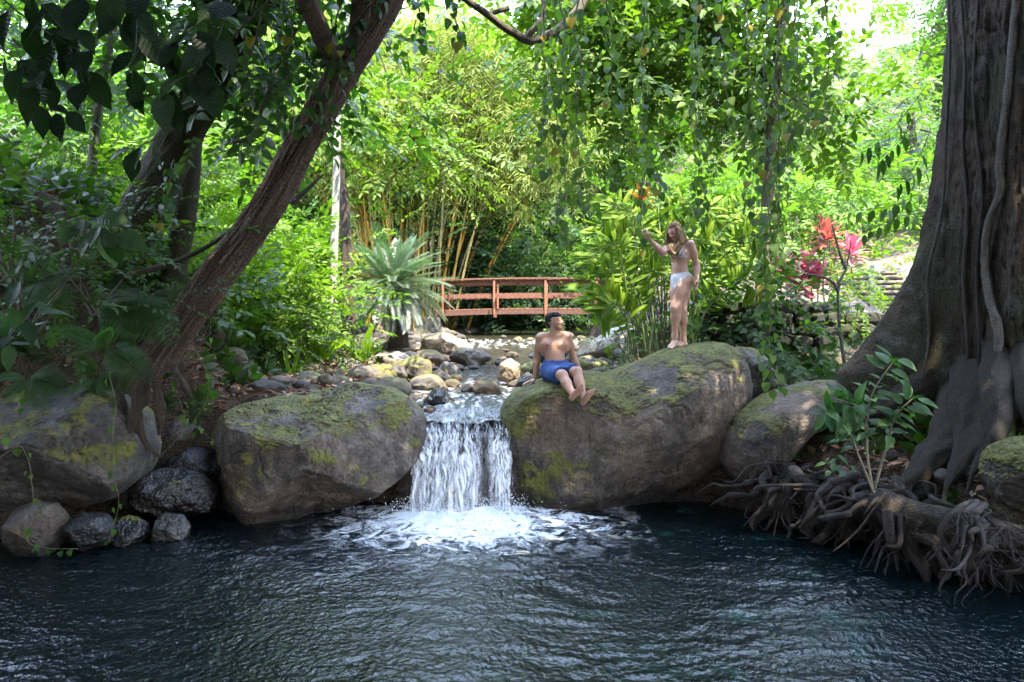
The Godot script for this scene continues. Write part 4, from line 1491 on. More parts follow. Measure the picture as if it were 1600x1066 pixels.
func make_man() -> void:
	var o := thing("person", "bare-chested man in blue shorts sitting on the huge boulder leaning back on his hands", "person", at(868.6, 597.6, 9.5))
	var skin := Color(0.41, 0.225, 0.148)
	var f := Field.new()
	var hc := Vector3(-0.012, 0.765, -0.08)
	var head := Field.new()
	var hb := head_bones(head, hc, Vector3(0.84, 0.24, 0.48), Vector3(-0.18, 1, 0.0), 1.05)
	var front := Vector3(0.1, 0.25, 0.95)
	f.add(Vector3(-0.015, 0.7, -0.09), Vector3(-0.025, 0.6, -0.1), 0.058, 0.062)
	f.add(Vector3(-0.11, 0.47, -0.1), Vector3(0.07, 0.48, -0.1), 0.115, 0.115, front, 0.9)
	f.add(Vector3(-0.02, 0.4, -0.08), Vector3(0.0, 0.22, -0.03), 0.135, 0.125, front, 0.8)
	f.add(Vector3(-0.075, 0.14, -0.01), Vector3(0.085, 0.14, -0.01), 0.115, 0.115)
	f.add(Vector3(-0.15, 0.595, -0.1), Vector3(0.1, 0.605, -0.1), 0.052, 0.052)
	for e in [-1.0, 1.0]:
		f.add(Vector3(-0.02 + e * 0.07, 0.475, -0.02), Vector3(-0.02 + e * 0.1, 0.49, -0.035), 0.05, 0.045)
	var rs := Vector3(-0.195, 0.57, -0.1)
	var re := Vector3(-0.24, 0.31, -0.16)
	var rw := Vector3(-0.262, 0.06, -0.1)
	f.chain([rs, rs.lerp(re, 0.45), re], [0.066, 0.055, 0.042])
	f.chain([re, re.lerp(rw, 0.3), rw], [0.042, 0.044, 0.029])
	var ls := Vector3(0.15, 0.58, -0.1)
	var le := Vector3(0.235, 0.33, -0.18)
	var lw := Vector3(0.33, 0.085, -0.13)
	f.chain([ls, ls.lerp(le, 0.45), le], [0.066, 0.055, 0.042])
	f.chain([le, le.lerp(lw, 0.3), lw], [0.042, 0.044, 0.029])
	var h1 := Vector3(-0.07, 0.11, 0.02)
	var k1 := Vector3(0.06, 0.12, 0.37)
	var a1 := Vector3(0.175, -0.1, 0.64)
	f.chain([h1, h1.lerp(k1, 0.45), k1], [0.1, 0.088, 0.062])
	f.chain([k1, k1.lerp(a1, 0.35) - Vector3(0, 0.015, 0), a1], [0.06, 0.06, 0.038])
	var h2 := Vector3(0.085, 0.12, 0.02)
	var k2 := Vector3(0.24, 0.16, 0.36)
	var a2 := Vector3(0.3, -0.15, 0.6)
	f.chain([h2, h2.lerp(k2, 0.45), k2], [0.1, 0.088, 0.062])
	f.chain([k2, k2.lerp(a2, 0.35) - Vector3(0, 0.015, 0), a2], [0.06, 0.06, 0.038])
	var sc := func(p):
		var c: Color = body_noise(p, skin)
		for e in [-1.0, 1.0]:
			c = c.lerp(Color(0.2, 0.08, 0.05), sm(0.024, 0.012, p.distance_to(Vector3(-0.02 + e * 0.1, 0.475, 0.035))) )
		return c
	var mb := MB.new()
	f.build(mb, 0.011, 80.0, sc)
	head.add(hc + hb * Vector3(0, -0.05, -0.015), Vector3(-0.02, 0.63, -0.095), 0.055, 0.056)
	head.build(mb, 0.0045, 130.0, func(p): return face_colour(p, hc, hb, 1.05, body_noise(p, skin), 0.45))
	hand(mb, rw + Vector3(-0.005, -0.03, 0.0), Vector3(0, -1, 0), Vector3(-1, -0.35, 0.25), Vector3(0.1, 0, 1), 0.12, sc, 1.05)
	hand(mb, lw + Vector3(0.01, -0.03, 0.0), Vector3(0, -1, 0), Vector3(1, -0.3, 0.2), Vector3(-0.1, 0, 1), 0.12, sc, 1.05)
	foot(mb, a1 + Vector3(-0.02, -0.05, 0.03), a1 + Vector3(0.12, 0.12, 0.1), Vector3(-0.4, 0.4, -0.9), 1.0, sc)
	foot(mb, a2 + Vector3(0.0, -0.06, 0.03), a2 + Vector3(0.1, 0.13, 0.1), Vector3(-0.3, 0.4, -0.9), -1.0, sc)
	part("body", mb.mesh(), M.skin, o)
	# swimming shorts
	var g := Field.new()
	g.add(Vector3(-0.075, 0.15, -0.02), Vector3(0.085, 0.16, -0.02), 0.13, 0.13)
	g.add(Vector3(-0.06, 0.24, -0.03), Vector3(0.06, 0.25, -0.03), 0.1, 0.1)
	g.chain([h1, h1.lerp(k1, 0.5), h1.lerp(k1, 0.92)], [0.118, 0.112, 0.102])
	g.chain([h2, h2.lerp(k2, 0.5), h2.lerp(k2, 0.9)], [0.118, 0.112, 0.102])
	mb = MB.new()
	var t1 := (k1 - h1).normalized()
	var t2 := (k2 - h2).normalized()
	g.build(mb, 0.01, 70.0, func(p):
		var c: Color = Color(0.022, 0.06, 0.2) * (1.0 + 0.35 * n3(p, 12.0) + 0.25 * n3(Vector3(p.x, p.y, p.z * 0.3), 30.0))
		if p.y > 0.262:
			c = c * 0.75
		c.a = 1.0
		return c, func(p):
		var e1: float = (p - h1).dot(t1) - 0.31
		var e2: float = (p - h2).dot(t2) - 0.3
		var which: float = e1 if p.distance_to(h1.lerp(k1, clampf((p - h1).dot(t1) / h1.distance_to(k1), 0, 1))) < p.distance_to(h2.lerp(k2, clampf((p - h2).dot(t2) / h2.distance_to(k2), 0, 1))) else e2
		return maxf(which, p.y - 0.285 + 0.012 * n3(p, 8.0)))
	part("shorts", mb.mesh(), M.cloth, o)
	var hf := Field.new()
	hf.add(hc + hb * Vector3(0, 0.06, -0.03) * 1.05, hc + hb * Vector3(0, 0.07, 0.035) * 1.05, 0.086, 0.062, hb.x, 0.94)
	hf.add(hc + hb * Vector3(0, 0.0, -0.06), hc + hb * Vector3(0, -0.035, -0.055), 0.062, 0.045)
	for e in [-1.0, 1.0]:
		hf.add(hc + hb * Vector3(e * 0.072, 0.03, -0.01), hc + hb * Vector3(e * 0.074, 0.0, -0.02), 0.018, 0.012)
	for k in 14:
		var a := hc + hb * Vector3(rr(-0.06, 0.06), 0.1, rr(-0.02, 0.05))
		hf.add(a, a + hb * Vector3(rr(-0.01, 0.03), 0.018, rr(-0.06, 0.0)), 0.018, 0.012)
	mb = MB.new()
	hf.build(mb, 0.006, 170.0, func(p): return Color(0.012, 0.01, 0.01).lerp(Color(0.05, 0.045, 0.045), clampf(0.4 + n3(Vector3(p.x * 0.3, p.y, p.z), 60.0), 0, 1)), func(p):
		var q: Vector3 = hb.transposed() * (p - hc)
		return (0.062 - q.y) if q.z > 0.035 else (-0.012 - q.y if q.z > -0.01 and q.z < 0.035 else -1.0))
	part("hair", mb.mesh(), M.hair, o)


# ---------- trees
var S := {}  # shared sprigs


func make_sprigs() -> void:
	S.ovate = sprig(9, 0.5, 0.2, 0.085, "ovate", 3)
	S.ovate2 = sprig(11, 0.6, 0.17, 0.075, "ovate", 3)
	S.long = sprig(9, 0.55, 0.27, 0.085, "lance", 3)
	S.big = sprig(6, 0.35, 0.3, 0.15, "ovate", 4)
	S.heart = sprig(7, 0.4, 0.14, 0.105, "heart", 3)
	S.small = sprig(12, 0.4, 0.1, 0.05, "ovate", 2)
	S.bamboo = sprig(11, 0.65, 0.26, 0.026, "lance", 2, 0.75, 0.3, 0.2, 0.8)
	S.far = sprig(8, 0.7, 0.34, 0.17, "ovate", 2)
	S.grass = sprig(8, 0.05, 0.5, 0.03, "lance", 4, 0.6, 0.35, 0.3, 0.9)


# a tree: trunk, one limb to each clump, and a crown of leaf sprigs
func tree(called: String, label: String, base: Vector3, top: Vector3, r0: float, blobs: Array, n: int, mesh: Mesh, lm: Material, ca: Color, cb: Color, o := {}) -> Node3D:
	var t := thing(called, label, o.get("category", "tree"), base, o.get("group", ""))
	var mb := MB.new()
	var mid: Vector3 = (base + top) / 2 + Vector3(rr(-0.3, 0.3), 0, rr(-0.3, 0.3)) * o.get("bend", 1.0)
	var path: Array = o.get("path", [base - Vector3(0, 0.2, 0), mid, top])
	var bark: Color = o.get("bark", Color(0.12, 0.1, 0.08))
	var sp := spline(path, o.get("rows", 24))
	for k in sp.size():
		sp[k] -= base
	var rad: Array = o.get("radii", [r0 * 1.25, r0 * 0.85, r0 * 0.5])
	tube(mb, sp, rspline(rad, o.get("rows", 24)), o.get("sides", 12), bark * 0.65, o.get("moss", bark * 1.35), o.get("bump", Vector3(0.12, 2.0, 1.5)), base.x)
	part("trunk", mb.mesh(), M[o.get("barkmat", "bark")], t)
	for b in blobs:
		if b.size() > 3 and not b[3]:
			continue
		mb = MB.new()
		var s := int(sp.size() * rr(0.55, 0.95))
		var a := sp[mini(s, sp.size() - 1)]
		var e: Vector3 = b[0] - base
		var r := r0 * 0.4
		tube(mb, spline([a, a.lerp(e, 0.5) + rdir() * 0.12 * a.distance_to(e) + Vector3(0, 0.1, 0) * a.distance_to(e), e], 12), rspline([r, r * 0.6, r * 0.2], 12), 7, bark * 0.7, bark * 1.2)
		part("limb", mb.mesh(), M[o.get("barkmat", "bark")], t)
	if n > 0:
		var cl := cloud(blobs, n, o.get("s0", 0.8), o.get("s1", 1.3), ca, cb, o.get("clump", 14), o.get("hang", 0.35), o.get("shell", 0.5))
		for k in cl[0].size():
			cl[0][k].origin -= base
		copies("crown", mesh, lm, cl[0], cl[1], t)
	return t


func bush(called: String, label: String, base: Vector3, w: float, h: float, dp: float, n: int, mesh: Mesh, lm: Material, ca: Color, cb: Color, o := {}) -> Node3D:
	var t := thing(called, label, o.get("category", "shrub"), base, o.get("group", ""))
	var blobs := []
	var m: int = o.get("lumps", 5)
	for k in m:
		var e := Vector3(rr(-0.32, 0.32) * w, h * rr(0.35, 0.78), rr(-0.3, 0.3) * dp)
		blobs.append([e, Vector3(w * rr(0.2, 0.32), h * rr(0.2, 0.32), dp * rr(0.25, 0.35)), 1.0])
		var mb := MB.new()
		stick(mb, Vector3(rr(-0.1, 0.1), -0.1, rr(-0.1, 0.1)), e, 0.01 + 0.006 * h, 0.005, 6, Color(0.06, 0.05, 0.03), Color(0.1, 0.085, 0.05), 0.08)
		part("stem", mb.mesh(), M.stem, t)
	var cl := cloud(blobs, n, o.get("s0", 0.7), o.get("s1", 1.2), ca, cb, o.get("clump", 9), o.get("hang", 0.25), o.get("shell", 0.4))
	copies("foliage", mesh, lm, cl[0], cl[1], t)
	return t


func blob(px: float, py: float, d: float, rx: float, ry: float, rz: float, share := 1.0, limb := true) -> Array:
	return [at(px, py, d), Vector3(rx, ry, rz), share, limb]


func make_trees() -> void:
	make_sprigs()
	rng.seed = 4242
	# the leaning tree on the left bank
	var lp := [at(205, 620, 9.2), at(258, 540, 9.1), at(335, 435, 8.9), at(420, 320, 8.7), at(470, 225, 8.5), at(530, 125, 8.2), at(600, 10, 8.1), at(650, -110, 8.0), at(690, -260, 7.8)]
	tree("leaning_tree", "brown fibrous-barked tree leaning steeply right over the stream from the left bank", lp[0], lp[-1], 0.3, [[Vector3(-1.6, 9.2, -4.6), Vector3(2.2, 1.1, 1.8), 1.0], [Vector3(1.2, 9.8, -3.6), Vector3(2.4, 1.0, 2.0), 0.9], [Vector3(-3.6, 9.6, -4.0), Vector3(2.2, 1.0, 2.3), 0.8], [Vector3(-1.5, 9.4, -1.0), Vector3(2.6, 1.0, 2.2), 0.8]], 2400, S.ovate, M.leaf, Color(0.035, 0.085, 0.02), Color(0.07, 0.15, 0.03),
		{"path": lp, "radii": [0.24, 0.215, 0.205, 0.19, 0.18, 0.17, 0.16, 0.15, 0.13], "rows": 170, "sides": 96, "bump": Vector3(0.13, 5.0, 0.55), "bark": Color(0.42, 0.285, 0.2), "clump": 16})
	# broken branch stub and strips on it
	# the mossy tree behind it
	var mp := [at(178, 430, 9.7), at(215, 350, 9.6), at(285, 205, 9.5), at(345, 105, 9.4), at(420, -30, 9.2), at(470, -180, 9.0)]
	tree("mossy_tree", "dark mossy trunk leaning right behind the leaning tree, half hidden by leaves", mp[0], mp[-1], 0.26, [[Vector3(-4.0, 8.8, -8.2), Vector3(1.5, 1.1, 1.5), 0.6], [Vector3(-5.2, 8.0, -6.6), Vector3(2.0, 1.3, 2.0), 1.0], blob(300, 0, 9.2, 0.9, 0.5, 0.6, 0.2), blob(450, 40, 9.0, 0.6, 0.5, 0.5, 0.14)], 1900, S.ovate, M.leaf, Color(0.03, 0.08, 0.018), Color(0.075, 0.17, 0.03),
		{"path": mp, "radii": [0.33, 0.28, 0.26, 0.24, 0.2, 0.17], "rows": 90, "sides": 36, "bump": Vector3(0.16, 3.0, 2.2), "bark": Color(0.1, 0.08, 0.055), "moss": Color(0.1, 0.105, 0.02), "clump": 12})
	var sp := [at(262, 470, 9.9), at(290, 330, 10.0), at(305, 180, 10.0), at(330, 40, 10.0)]
	tree("slender_tree", "second mossy stem rising just right of the dark mossy trunk", sp[0], sp[-1], 0.12, [], 0, null, null, Color.BLACK, Color.BLACK, {"path": sp, "radii": [0.17, 0.14, 0.12, 0.1], "rows": 60, "sides": 20, "bark": Color(0.12, 0.095, 0.06), "moss": Color(0.12, 0.115, 0.03), "bump": Vector3(0.15, 3.0, 3.0)})
	sp = [at(135, 380, 10.5), at(143, 270, 10.6), at(150, 190, 10.6), at(165, 100, 10.6), at(180, 20, 10.6), at(195, -100, 10.6)]
	tree("slender_tree", "thin grey-brown trunk spotted with lichen near the top left corner", sp[0], sp[-1], 0.07, [blob(140, 60, 10.9, 0.9, 0.6, 0.7), blob(230, 10, 11.2, 0.9, 0.6, 0.7)], 160, S.long, M.leaf, Color(0.05, 0.12, 0.02), Color(0.1, 0.2, 0.035), {"path": sp, "radii": [0.075, 0.07, 0.065, 0.06, 0.055, 0.05], "rows": 60, "sides": 16, "bark": Color(0.2, 0.165, 0.125), "bump": Vector3(0.1, 2.0, 3.0), "barkmat": "smooth_bark"})
	sp = [at(520, 540, 15.0), at(521, 420, 15.0), at(525, 300, 15.0), at(528, 180, 15.0), at(540, 40, 15.0), at(548, -60, 15.0)]
	tree("slender_tree", "slim pale straight trunk standing between the leaning tree and the cycad", sp[0], sp[-1], 0.07, [blob(620, 200, 19.0, 1.1, 0.5, 0.8), blob(565, 160, 19.0, 0.9, 0.6, 0.8), blob(470, 150, 15.2, 0.8, 0.8, 0.9), blob(650, 225, 18.6, 0.6, 0.4, 0.6)], 480, S.ovate2, M.leaf_thin, Color(0.09, 0.18, 0.02), Color(0.2, 0.3, 0.03), {"path": sp, "radii": [0.1, 0.08, 0.075, 0.07, 0.06, 0.05], "rows": 60, "sides": 16, "bark": Color(0.62, 0.57, 0.5), "bump": Vector3(0.1, 2.0, 2.0), "barkmat": "smooth_bark"})
	sp = [at(541, 530, 15.3), at(544, 450, 15.3), at(536, 300, 15.3), at(530, 230, 15.2)]
	tree("dead_tree", "shaggy brown stem with hanging strips beside the slim pale trunk", sp[0], sp[-1], 0.09, [], 0, null, null, Color.BLACK, Color.BLACK, {"path": sp, "radii": [0.17, 0.15, 0.07, 0.03], "rows": 70, "sides": 22, "bark": Color(0.15, 0.1, 0.07), "bump": Vector3(0.45, 3.5, 0.8)})
	make_overhang()
	make_big_tree()
	make_bamboo()
	make_far_trees()


func make_overhang() -> void:
	# the tree whose limbs reach over the two people
	var base := Vector3(0, 0, 0)
	var p := [at(1196, 540, 12.6), at(1190, 430, 12.6), at(1203, 270, 12.5), at(1212, 120, 12.4), at(1235, -60, 12.2), at(1240, -200, 12.0)]
	base = p[0]
	var blobs := [blob(905, 50, 12.9, 0.75, 0.9, 0.9, 0.8), blob(985, 100, 13.0, 0.9, 1.0, 1.0), blob(1075, 90, 13.3, 1.0, 1.2, 1.0), blob(1150, 115, 13.3, 0.8, 1.4, 0.9, 0.9), blob(1020, -20, 12.8, 1.4, 0.8, 1.0), blob(1240, 60, 13.4, 0.8, 1.0, 0.8, 0.6), blob(1295, 185, 12.8, 0.5, 0.45, 0.6, 0.3), blob(900, -50, 12.4, 1.4, 0.7, 1.0), blob(1150, -80, 12.4, 1.6, 0.7, 1.2), blob(960, 170, 12.6, 0.55, 0.4, 0.5, 0.4)]
	var t := tree("overhanging_tree", "broad leafy tree with brown trunk whose limbs hang over the two people", base, p[-1], 0.1, blobs, 1350, S.ovate, M.leaf_thin, Color(0.075, 0.165, 0.02), Color(0.18, 0.31, 0.035),
		{"path": p, "radii": [0.12, 0.1, 0.1, 0.09, 0.08, 0.07], "rows": 60, "sides": 16, "bark": Color(0.22, 0.165, 0.125), "barkmat": "smooth_bark", "clump": 10, "shell": 0.2})
	# the bare limb at the top
	for q in [[[at(1236, -60, 12.2), at(1000, -120, 10.4), at(900, 20, 9.6), at(838, 62, 9.4), at(800, 50, 9.3), at(755, 18, 9.2), at(700, -20, 9.1)], [0.09, 0.075, 0.06, 0.055, 0.05, 0.045, 0.03]], [[at(818, 60, 9.35), at(835, 45, 9.35), at(850, 20, 9.4), at(845, -30, 9.4)], [0.045, 0.04, 0.035, 0.03]], [[at(795, 12, 9.3), at(770, 20, 9.25), at(760, 22, 9.2)], [0.035, 0.03, 0.025]]]:
		var mb := MB.new()
		var sp := spline(q[0], 50)
		for k in sp.size():
			sp[k] -= base
		tube(mb, sp, rspline(q[1], 50), 12, Color(0.12, 0.095, 0.05), Color(0.24, 0.19, 0.12), Vector3(0.15, 2.0, 3.0))
		part("limb", mb.mesh(), M.smooth_bark, t)
	# its largest leaves, each one a leaf
	var lf := []
	for k in 6:
		var g := Color(0.05, 0.125, 0.02).lerp(Color(0.13, 0.25, 0.035), k / 5.0)
		lf.append(leaf_mesh(0.2, 0.095, "ovate", 5, g, 0.2, rr(0.2, 0.6), 0.02, 0.02))
	var made := 0
	while made < 290:
		var b: Array = blobs[rng.randi() % 8]
		var pt: Vector3 = b[0] + rdir() * Vector3(b[1].x, b[1].y, b[1].z) * pow(rng.randf(), 0.4) + Vector3(0, 0, 0.3)
		var m := part("leaf", lf[rng.randi() % 6], M.leaf, t)
		m.transform = aim(pt - base, (rdir() - Vector3(0, 0.7, 0)).normalized(), (Vector3(0, 1, 0.4) + rdir() * 0.7).normalized(), rr(0.75, 1.25))
		made += 1


# ---------- the buttressed tree on the right
var big_at := Vector3.ZERO


func big_radius(th: float, y: float) -> float:
	# th = 0 points right, PI / 2 towards the camera
	var fl := exp(-maxf(y - 0.5, 0.0) / 0.85)
	var wing := exp(-maxf(y - 1.7, 0.0) / 1.05)
	var r := 0.98 + 0.1 * exp(-maxf(y - 0.5, 0.0) / 3.0)
	var ribs := [[PI * 1.04, 0.15, 0.3], [PI * 0.78, 0.35, 0.16], [PI * 0.6, 0.75, 0.2], [PI * 0.42, 0.55, 0.18], [PI * 0.22, 0.8, 0.25], [-0.2, 1.0, 0.3], [-PI * 0.35, 1.0, 0.3], [-PI * 0.65, 1.1, 0.3]]
	for q in ribs:
		var a := absf(wrapf(th - q[0], -PI, PI))
		var g := exp(-pow(a / q[2], 2.0))
		r += 0.8 * q[1] * g * fl + 0.1 * g * exp(-maxf(y - 1.5, 0.0) / 4.0)
	var aw := absf(wrapf(th - PI * 1.08, -PI, PI))
	r += 1.05 * wing * exp(-pow(aw / 0.3, 2.0))
	return r


func make_big_tree() -> void:
	big_at = at(1618, 600, 8.4)
	big_at.y = 0.0
	var t := thing("buttressed_tree", "massive tree with flaring buttress roots and dark furrowed bark on the right bank", "tree", big_at)
	var mb := MB.new()
	var nt := 460
	var ny := 300
	var nrm_col := PackedFloat32Array()
	for a in ny + 1:
		var y := 0.3 + 9.2 * pow(float(a) / ny, 1.5)
		for b in nt + 1:
			var th := TAU * b / nt
			var c := Vector3(cos(th), 0, sin(th))
			var q := Vector3(c.x * 2.2, y * 0.35, c.z * 2.2)
			var r := big_radius(th, y) * (1.0 + 0.09 * n3(q, 0.8)) + 0.035 * n3(Vector3(c.x * 7.0, y * 0.8, c.z * 7.0), 1.0) + 0.018 * n3(Vector3(c.x * 14.0, y * 6.0, c.z * 14.0), 1.0) - 0.022 * sm(0.06, 0.0, absf(n3(Vector3(c.x * 15.0, y * 1.1, c.z * 15.0), 1.0))) - 0.014 * sm(0.04, 0.0, absf(n3(Vector3(c.x * 1.6, y * 7.0, c.z * 1.6), 1.0))) + 0.012 * n3(Vector3(c.x * 30.0, y * 4.0, c.z * 30.0), 1.0) - 0.03 * pow(absf(n3(Vector3(c.x * 9.0, y * 0.5, c.z * 9.0), 1.0)), 0.5)
			var p := Vector3(c.x * r, y, c.z * r) + Vector3(0.02 * y, 0, 0)
			var f := n3(p, 1.8)
			var g := n3(p, 7.0)
			var col := Color(0.08, 0.05, 0.032).lerp(Color(0.22, 0.145, 0.09), clampf(0.5 + 0.9 * f + 0.5 * g, 0, 1))
			var ms := sm(0.05, 0.4, n3(p + Vector3(4, 2, 9), 0.9) + 0.3 * g + 0.28 * exp(-maxf(y - 0.8, 0.0) / 1.2) + (0.25 if c.x < -0.5 else 0.0) - 0.1)
			col = col.lerp(Color(0.075, 0.075, 0.018), ms * 0.75)
			col = col.lerp(Color(0.27, 0.27, 0.22), sm(0.3, 0.42, n3(p + Vector3(1, 7, 3), 2.6) + 0.35 * g) * 0.4)
			col.a = 1
			mb.vert(p, col, Vector2(float(b) / nt * 6.0, y))
	for a in ny:
		for b in nt:
			var q := a * (nt + 1) + b
			mb.quad(q, q + 1, q + nt + 2, q + nt + 1)
	part("trunk", mb.mesh(), M.big_bark, t)
	# the crown, high overhead, that keeps the pool in shade
	var blobs := [[Vector3(5.2, 10.0, -5.3), Vector3(1.7, 0.9, 1.7), 0.5], [Vector3(3.5, 10.5, -4.9), Vector3(2.6, 1.2, 2.2), 1.0], [Vector3(0.8, 10.8, -2.5), Vector3(2.8, 1.2, 2.8), 1.0], [Vector3(7.0, 10.0, -5.5), Vector3(2.6, 1.3, 2.6), 0.8], [Vector3(4.0, 10.2, -1.0), Vector3(2.8, 1.2, 2.8), 0.9]]
	for b in blobs:
		mb = MB.new()
		var a := Vector3(0.2, 8.0, 0.0)
		var e: Vector3 = b[0] - big_at
		tube(mb, spline([a, a.lerp(e, 0.45) + Vector3(0, 0.4, 0), e], 14), rspline([0.35, 0.2, 0.06], 14), 10, Color(0.09, 0.07, 0.05), Color(0.16, 0.12, 0.09))
		part("limb", mb.mesh(), M.bark, t)
	var cl := cloud(blobs, 2700, 0.9, 1.4, Color(0.03, 0.08, 0.02), Color(0.07, 0.15, 0.03), 16)
	for k in cl[0].size():
		cl[0][k].origin -= big_at
	copies("crown", S.ovate, M.leaf, cl[0], cl[1], t)
	# roots that grip the bank
	var roots := [
		[[at(1500, 600, 8.3), at(1485, 680, 7.8), at(1452, 720, 7.5), at(1430, 745, 7.35), at(1400, 765, 7.3)], [0.2, 0.2, 0.17, 0.13, 0.08]],
		[[at(1520, 560, 8.3), at(1515, 640, 7.7), at(1515, 690, 7.4), at(1500, 720, 7.2), at(1480, 760, 7.0)], [0.2, 0.2, 0.15, 0.12, 0.07]],
		[[at(1570, 520, 8.2), at(1560, 600, 7.4), at(1560, 660, 7.1), at(1545, 700, 7.0), at(1520, 740, 6.9)], [0.2, 0.17, 0.14, 0.1, 0.06]],
		[[at(1600, 500, 8.2), at(1605, 590, 7.3), at(1615, 650, 7.0), at(1630, 690, 6.9)], [0.2, 0.16, 0.13, 0.08]],
		[[at(1480, 540, 8.6), at(1440, 600, 8.4), at(1400, 630, 8.4), at(1360, 650, 8.5), at(1320, 668, 8.7)], [0.2, 0.2, 0.16, 0.13, 0.06]],
		[[at(1375, 775, 7.15), at(1400, 800, 6.9), at(1450, 820, 6.7), at(1520, 835, 6.55), at(1600, 850, 6.4), at(1700, 862, 6.2)], [0.1, 0.16, 0.185, 0.17, 0.16, 0.14]],
		[[at(1430, 830, 6.7), at(1460, 845, 6.55), at(1485, 870, 6.5), at(1470, 905, 6.5)], [0.09, 0.065, 0.05, 0.03]],
		[[at(1500, 842, 6.55), at(1530, 850, 6.4), at(1560, 855, 6.3)], [0.06, 0.05, 0.04]],
	]
	for k in 130:  # the tangle under the bank's edge, left part
		var u := pow(rng.randf(), 0.9)
		var x0 := lerpf(1175, 1440, u)
		var d0 := lerpf(8.55, 7.1, u)
		var a := at(x0 + rr(-20, 20), lerpf(738, 778, u) + rr(-26, 16), d0 + rr(-0.05, 0.25))
		var wet := a + Vector3(rr(-0.55, 0.4), 0, rr(0.05, 0.45))
		wet.y = rr(-0.12, 0.2) if k % 2 else rr(0.2, 0.5)
		if k % 5 == 0:  # some run along the bank
			wet = a + Vector3(rr(-1.0, -0.4) * (1.0 if k % 2 else -0.6), rr(-0.2, 0.05), rr(0.1, 0.35))
		var r0 := 0.01 + 0.06 * pow(rng.randf(), 3.5)
		var b := a.lerp(wet, rr(0.25, 0.4)) + Vector3(rr(-0.15, 0.15), rr(-0.03, 0.14), rr(0.0, 0.16))
		roots.append([[a, b, b.lerp(wet, 0.35) + rdir() * 0.1, b.lerp(wet, 0.7) + rdir() * 0.09, wet + rdir() * 0.05, wet + rdir() * 0.14 - Vector3(0, 0.06, 0)], [r0, r0 * rr(0.8, 1.3), r0 * 0.8, r0 * 0.65, r0 * 0.4, 0.003]])
	for k in 34:  # the spreading rootlets at the right
		var thick := k < 8
		var a := at(rr(1495, 1550), rr(795, 830), 6.2 + rr(-0.1, 0.1))
		var e := at(rr(1462, 1520) if thick else rr(1440, 1670), rr(870, 955), 6.0 + rr(-0.2, 0.15))
		var r0 := rr(0.02, 0.036) if thick else rr(0.005, 0.012)
		roots.append([[at(1524 + rr(-22, 22), rr(782, 800), 6.5), a, a.lerp(e, 0.3) + rdir() * 0.12, a.lerp(e, 0.55) + rdir() * 0.12, a.lerp(e, 0.8) + rdir() * 0.08, e], [r0, r0 * 1.1, r0 * 0.8, r0 * 0.65, r0 * 0.45, 0.003]])
	for k in 44:  # dark strands below the log root
		var x0 := rr(1380, 1620)
		var a := at(x0, lerpf(795, 870, (x0 - 1380) / 240.0), 6.75 - (x0 - 1380) / 480.0)
		var e := Vector3(a.x + rr(-0.3, 0.2), rr(-0.1, 0.05), a.z + rr(-0.1, 0.2))
		var r0 := 0.008 + 0.05 * pow(rng.randf(), 2.5)
		roots.append([[a, a.lerp(e, 0.4) + rdir() * 0.1, a.lerp(e, 0.7) + rdir() * 0.07, e], [r0, r0 * 1.1, r0 * 0.7, 0.005]])
	for q in roots:
		mb = MB.new()
		var n := 26 if q[0].size() > 3 else 14
		var sp := spline(q[0], n)
		for k in sp.size():
			sp[k] -= big_at
		var big: bool = q[1][0] > 0.09
		if big and q[1][-1] < 0.12:  # it dives into the soil
			sp.append(sp[-1] + (sp[-1] - sp[-3]) * 1.5 - Vector3(0, 0.12, 0))
			q[1].append(0.015)
		var w := rr(0.7, 1.2)
		tube(mb, sp, rspline(q[1], sp.size() - 1), 20 if big else 8, Color(0.05, 0.034, 0.024) * w, (Color(0.13, 0.095, 0.055) if big else Color(0.2, 0.15, 0.12)) * w, Vector3(0.28 if big else 0.3, 1.6, 3.0), rr(0, 50))
		part("root", mb.mesh(), M.bark if big else M.smooth_bark, t)
	# lianas that climb the trunk
	var lia := [
		["thick grey liana climbing the right side of the buttressed tree", [[1590, -20], [1578, 120], [1562, 250], [1563, 300], [1545, 350], [1540, 410], [1548, 470], [1560, 520], [1556, 600], [1540, 640]], 7.32, 0.042, Color(0.26, 0.22, 0.18)],
		["thin brown liana running straight down the middle of the buttressed trunk", [[1500, -20], [1508, 100], [1505, 230], [1512, 330], [1506, 430], [1512, 560], [1498, 640]], 7.5, 0.02, Color(0.13, 0.1, 0.07)],
		["thin liana hugging the left edge of the buttressed trunk", [[1480, -20], [1484, 90], [1478, 220], [1472, 330], [1450, 430], [1452, 530], [1440, 590]], 7.75, 0.018, Color(0.17, 0.13, 0.09)],
		["dark liana pair winding beside the thick grey liana", [[1530, -20], [1522, 150], [1535, 300], [1526, 420], [1530, 560], [1515, 650]], 7.35, 0.016, Color(0.1, 0.075, 0.055)],
	]
	for q in lia:
		var pts := []
		for e in q[1]:
			var dd: float = q[2]
			# lie on the bark: walk towards the trunk until inside it
			for s in 60:
				var w := at(e[0], e[1], 6.4 + 0.05 * s) - big_at
				var rad := Vector2(w.x - 0.02 * w.y, w.z).length()
				if rad < big_radius(atan2(w.z, w.x - 0.02 * w.y), w.y) * 1.02 + 0.03:
					dd = 6.4 + 0.05 * s
					break
			pts.append(at(e[0], e[1], dd))
		mb = MB.new()
		var sp := spline(pts, 120)
		tube(mb, sp, rspline([q[3], q[3] * 0.9, q[3] * 1.15, q[3] * 0.9], 120), 10, q[4] * 0.6, q[4] * 1.4, Vector3(0.25, 1.5, 5.0), rr(0, 30))
		tag(part("liana", mb.mesh(), M.smooth_bark), q[0], "liana")


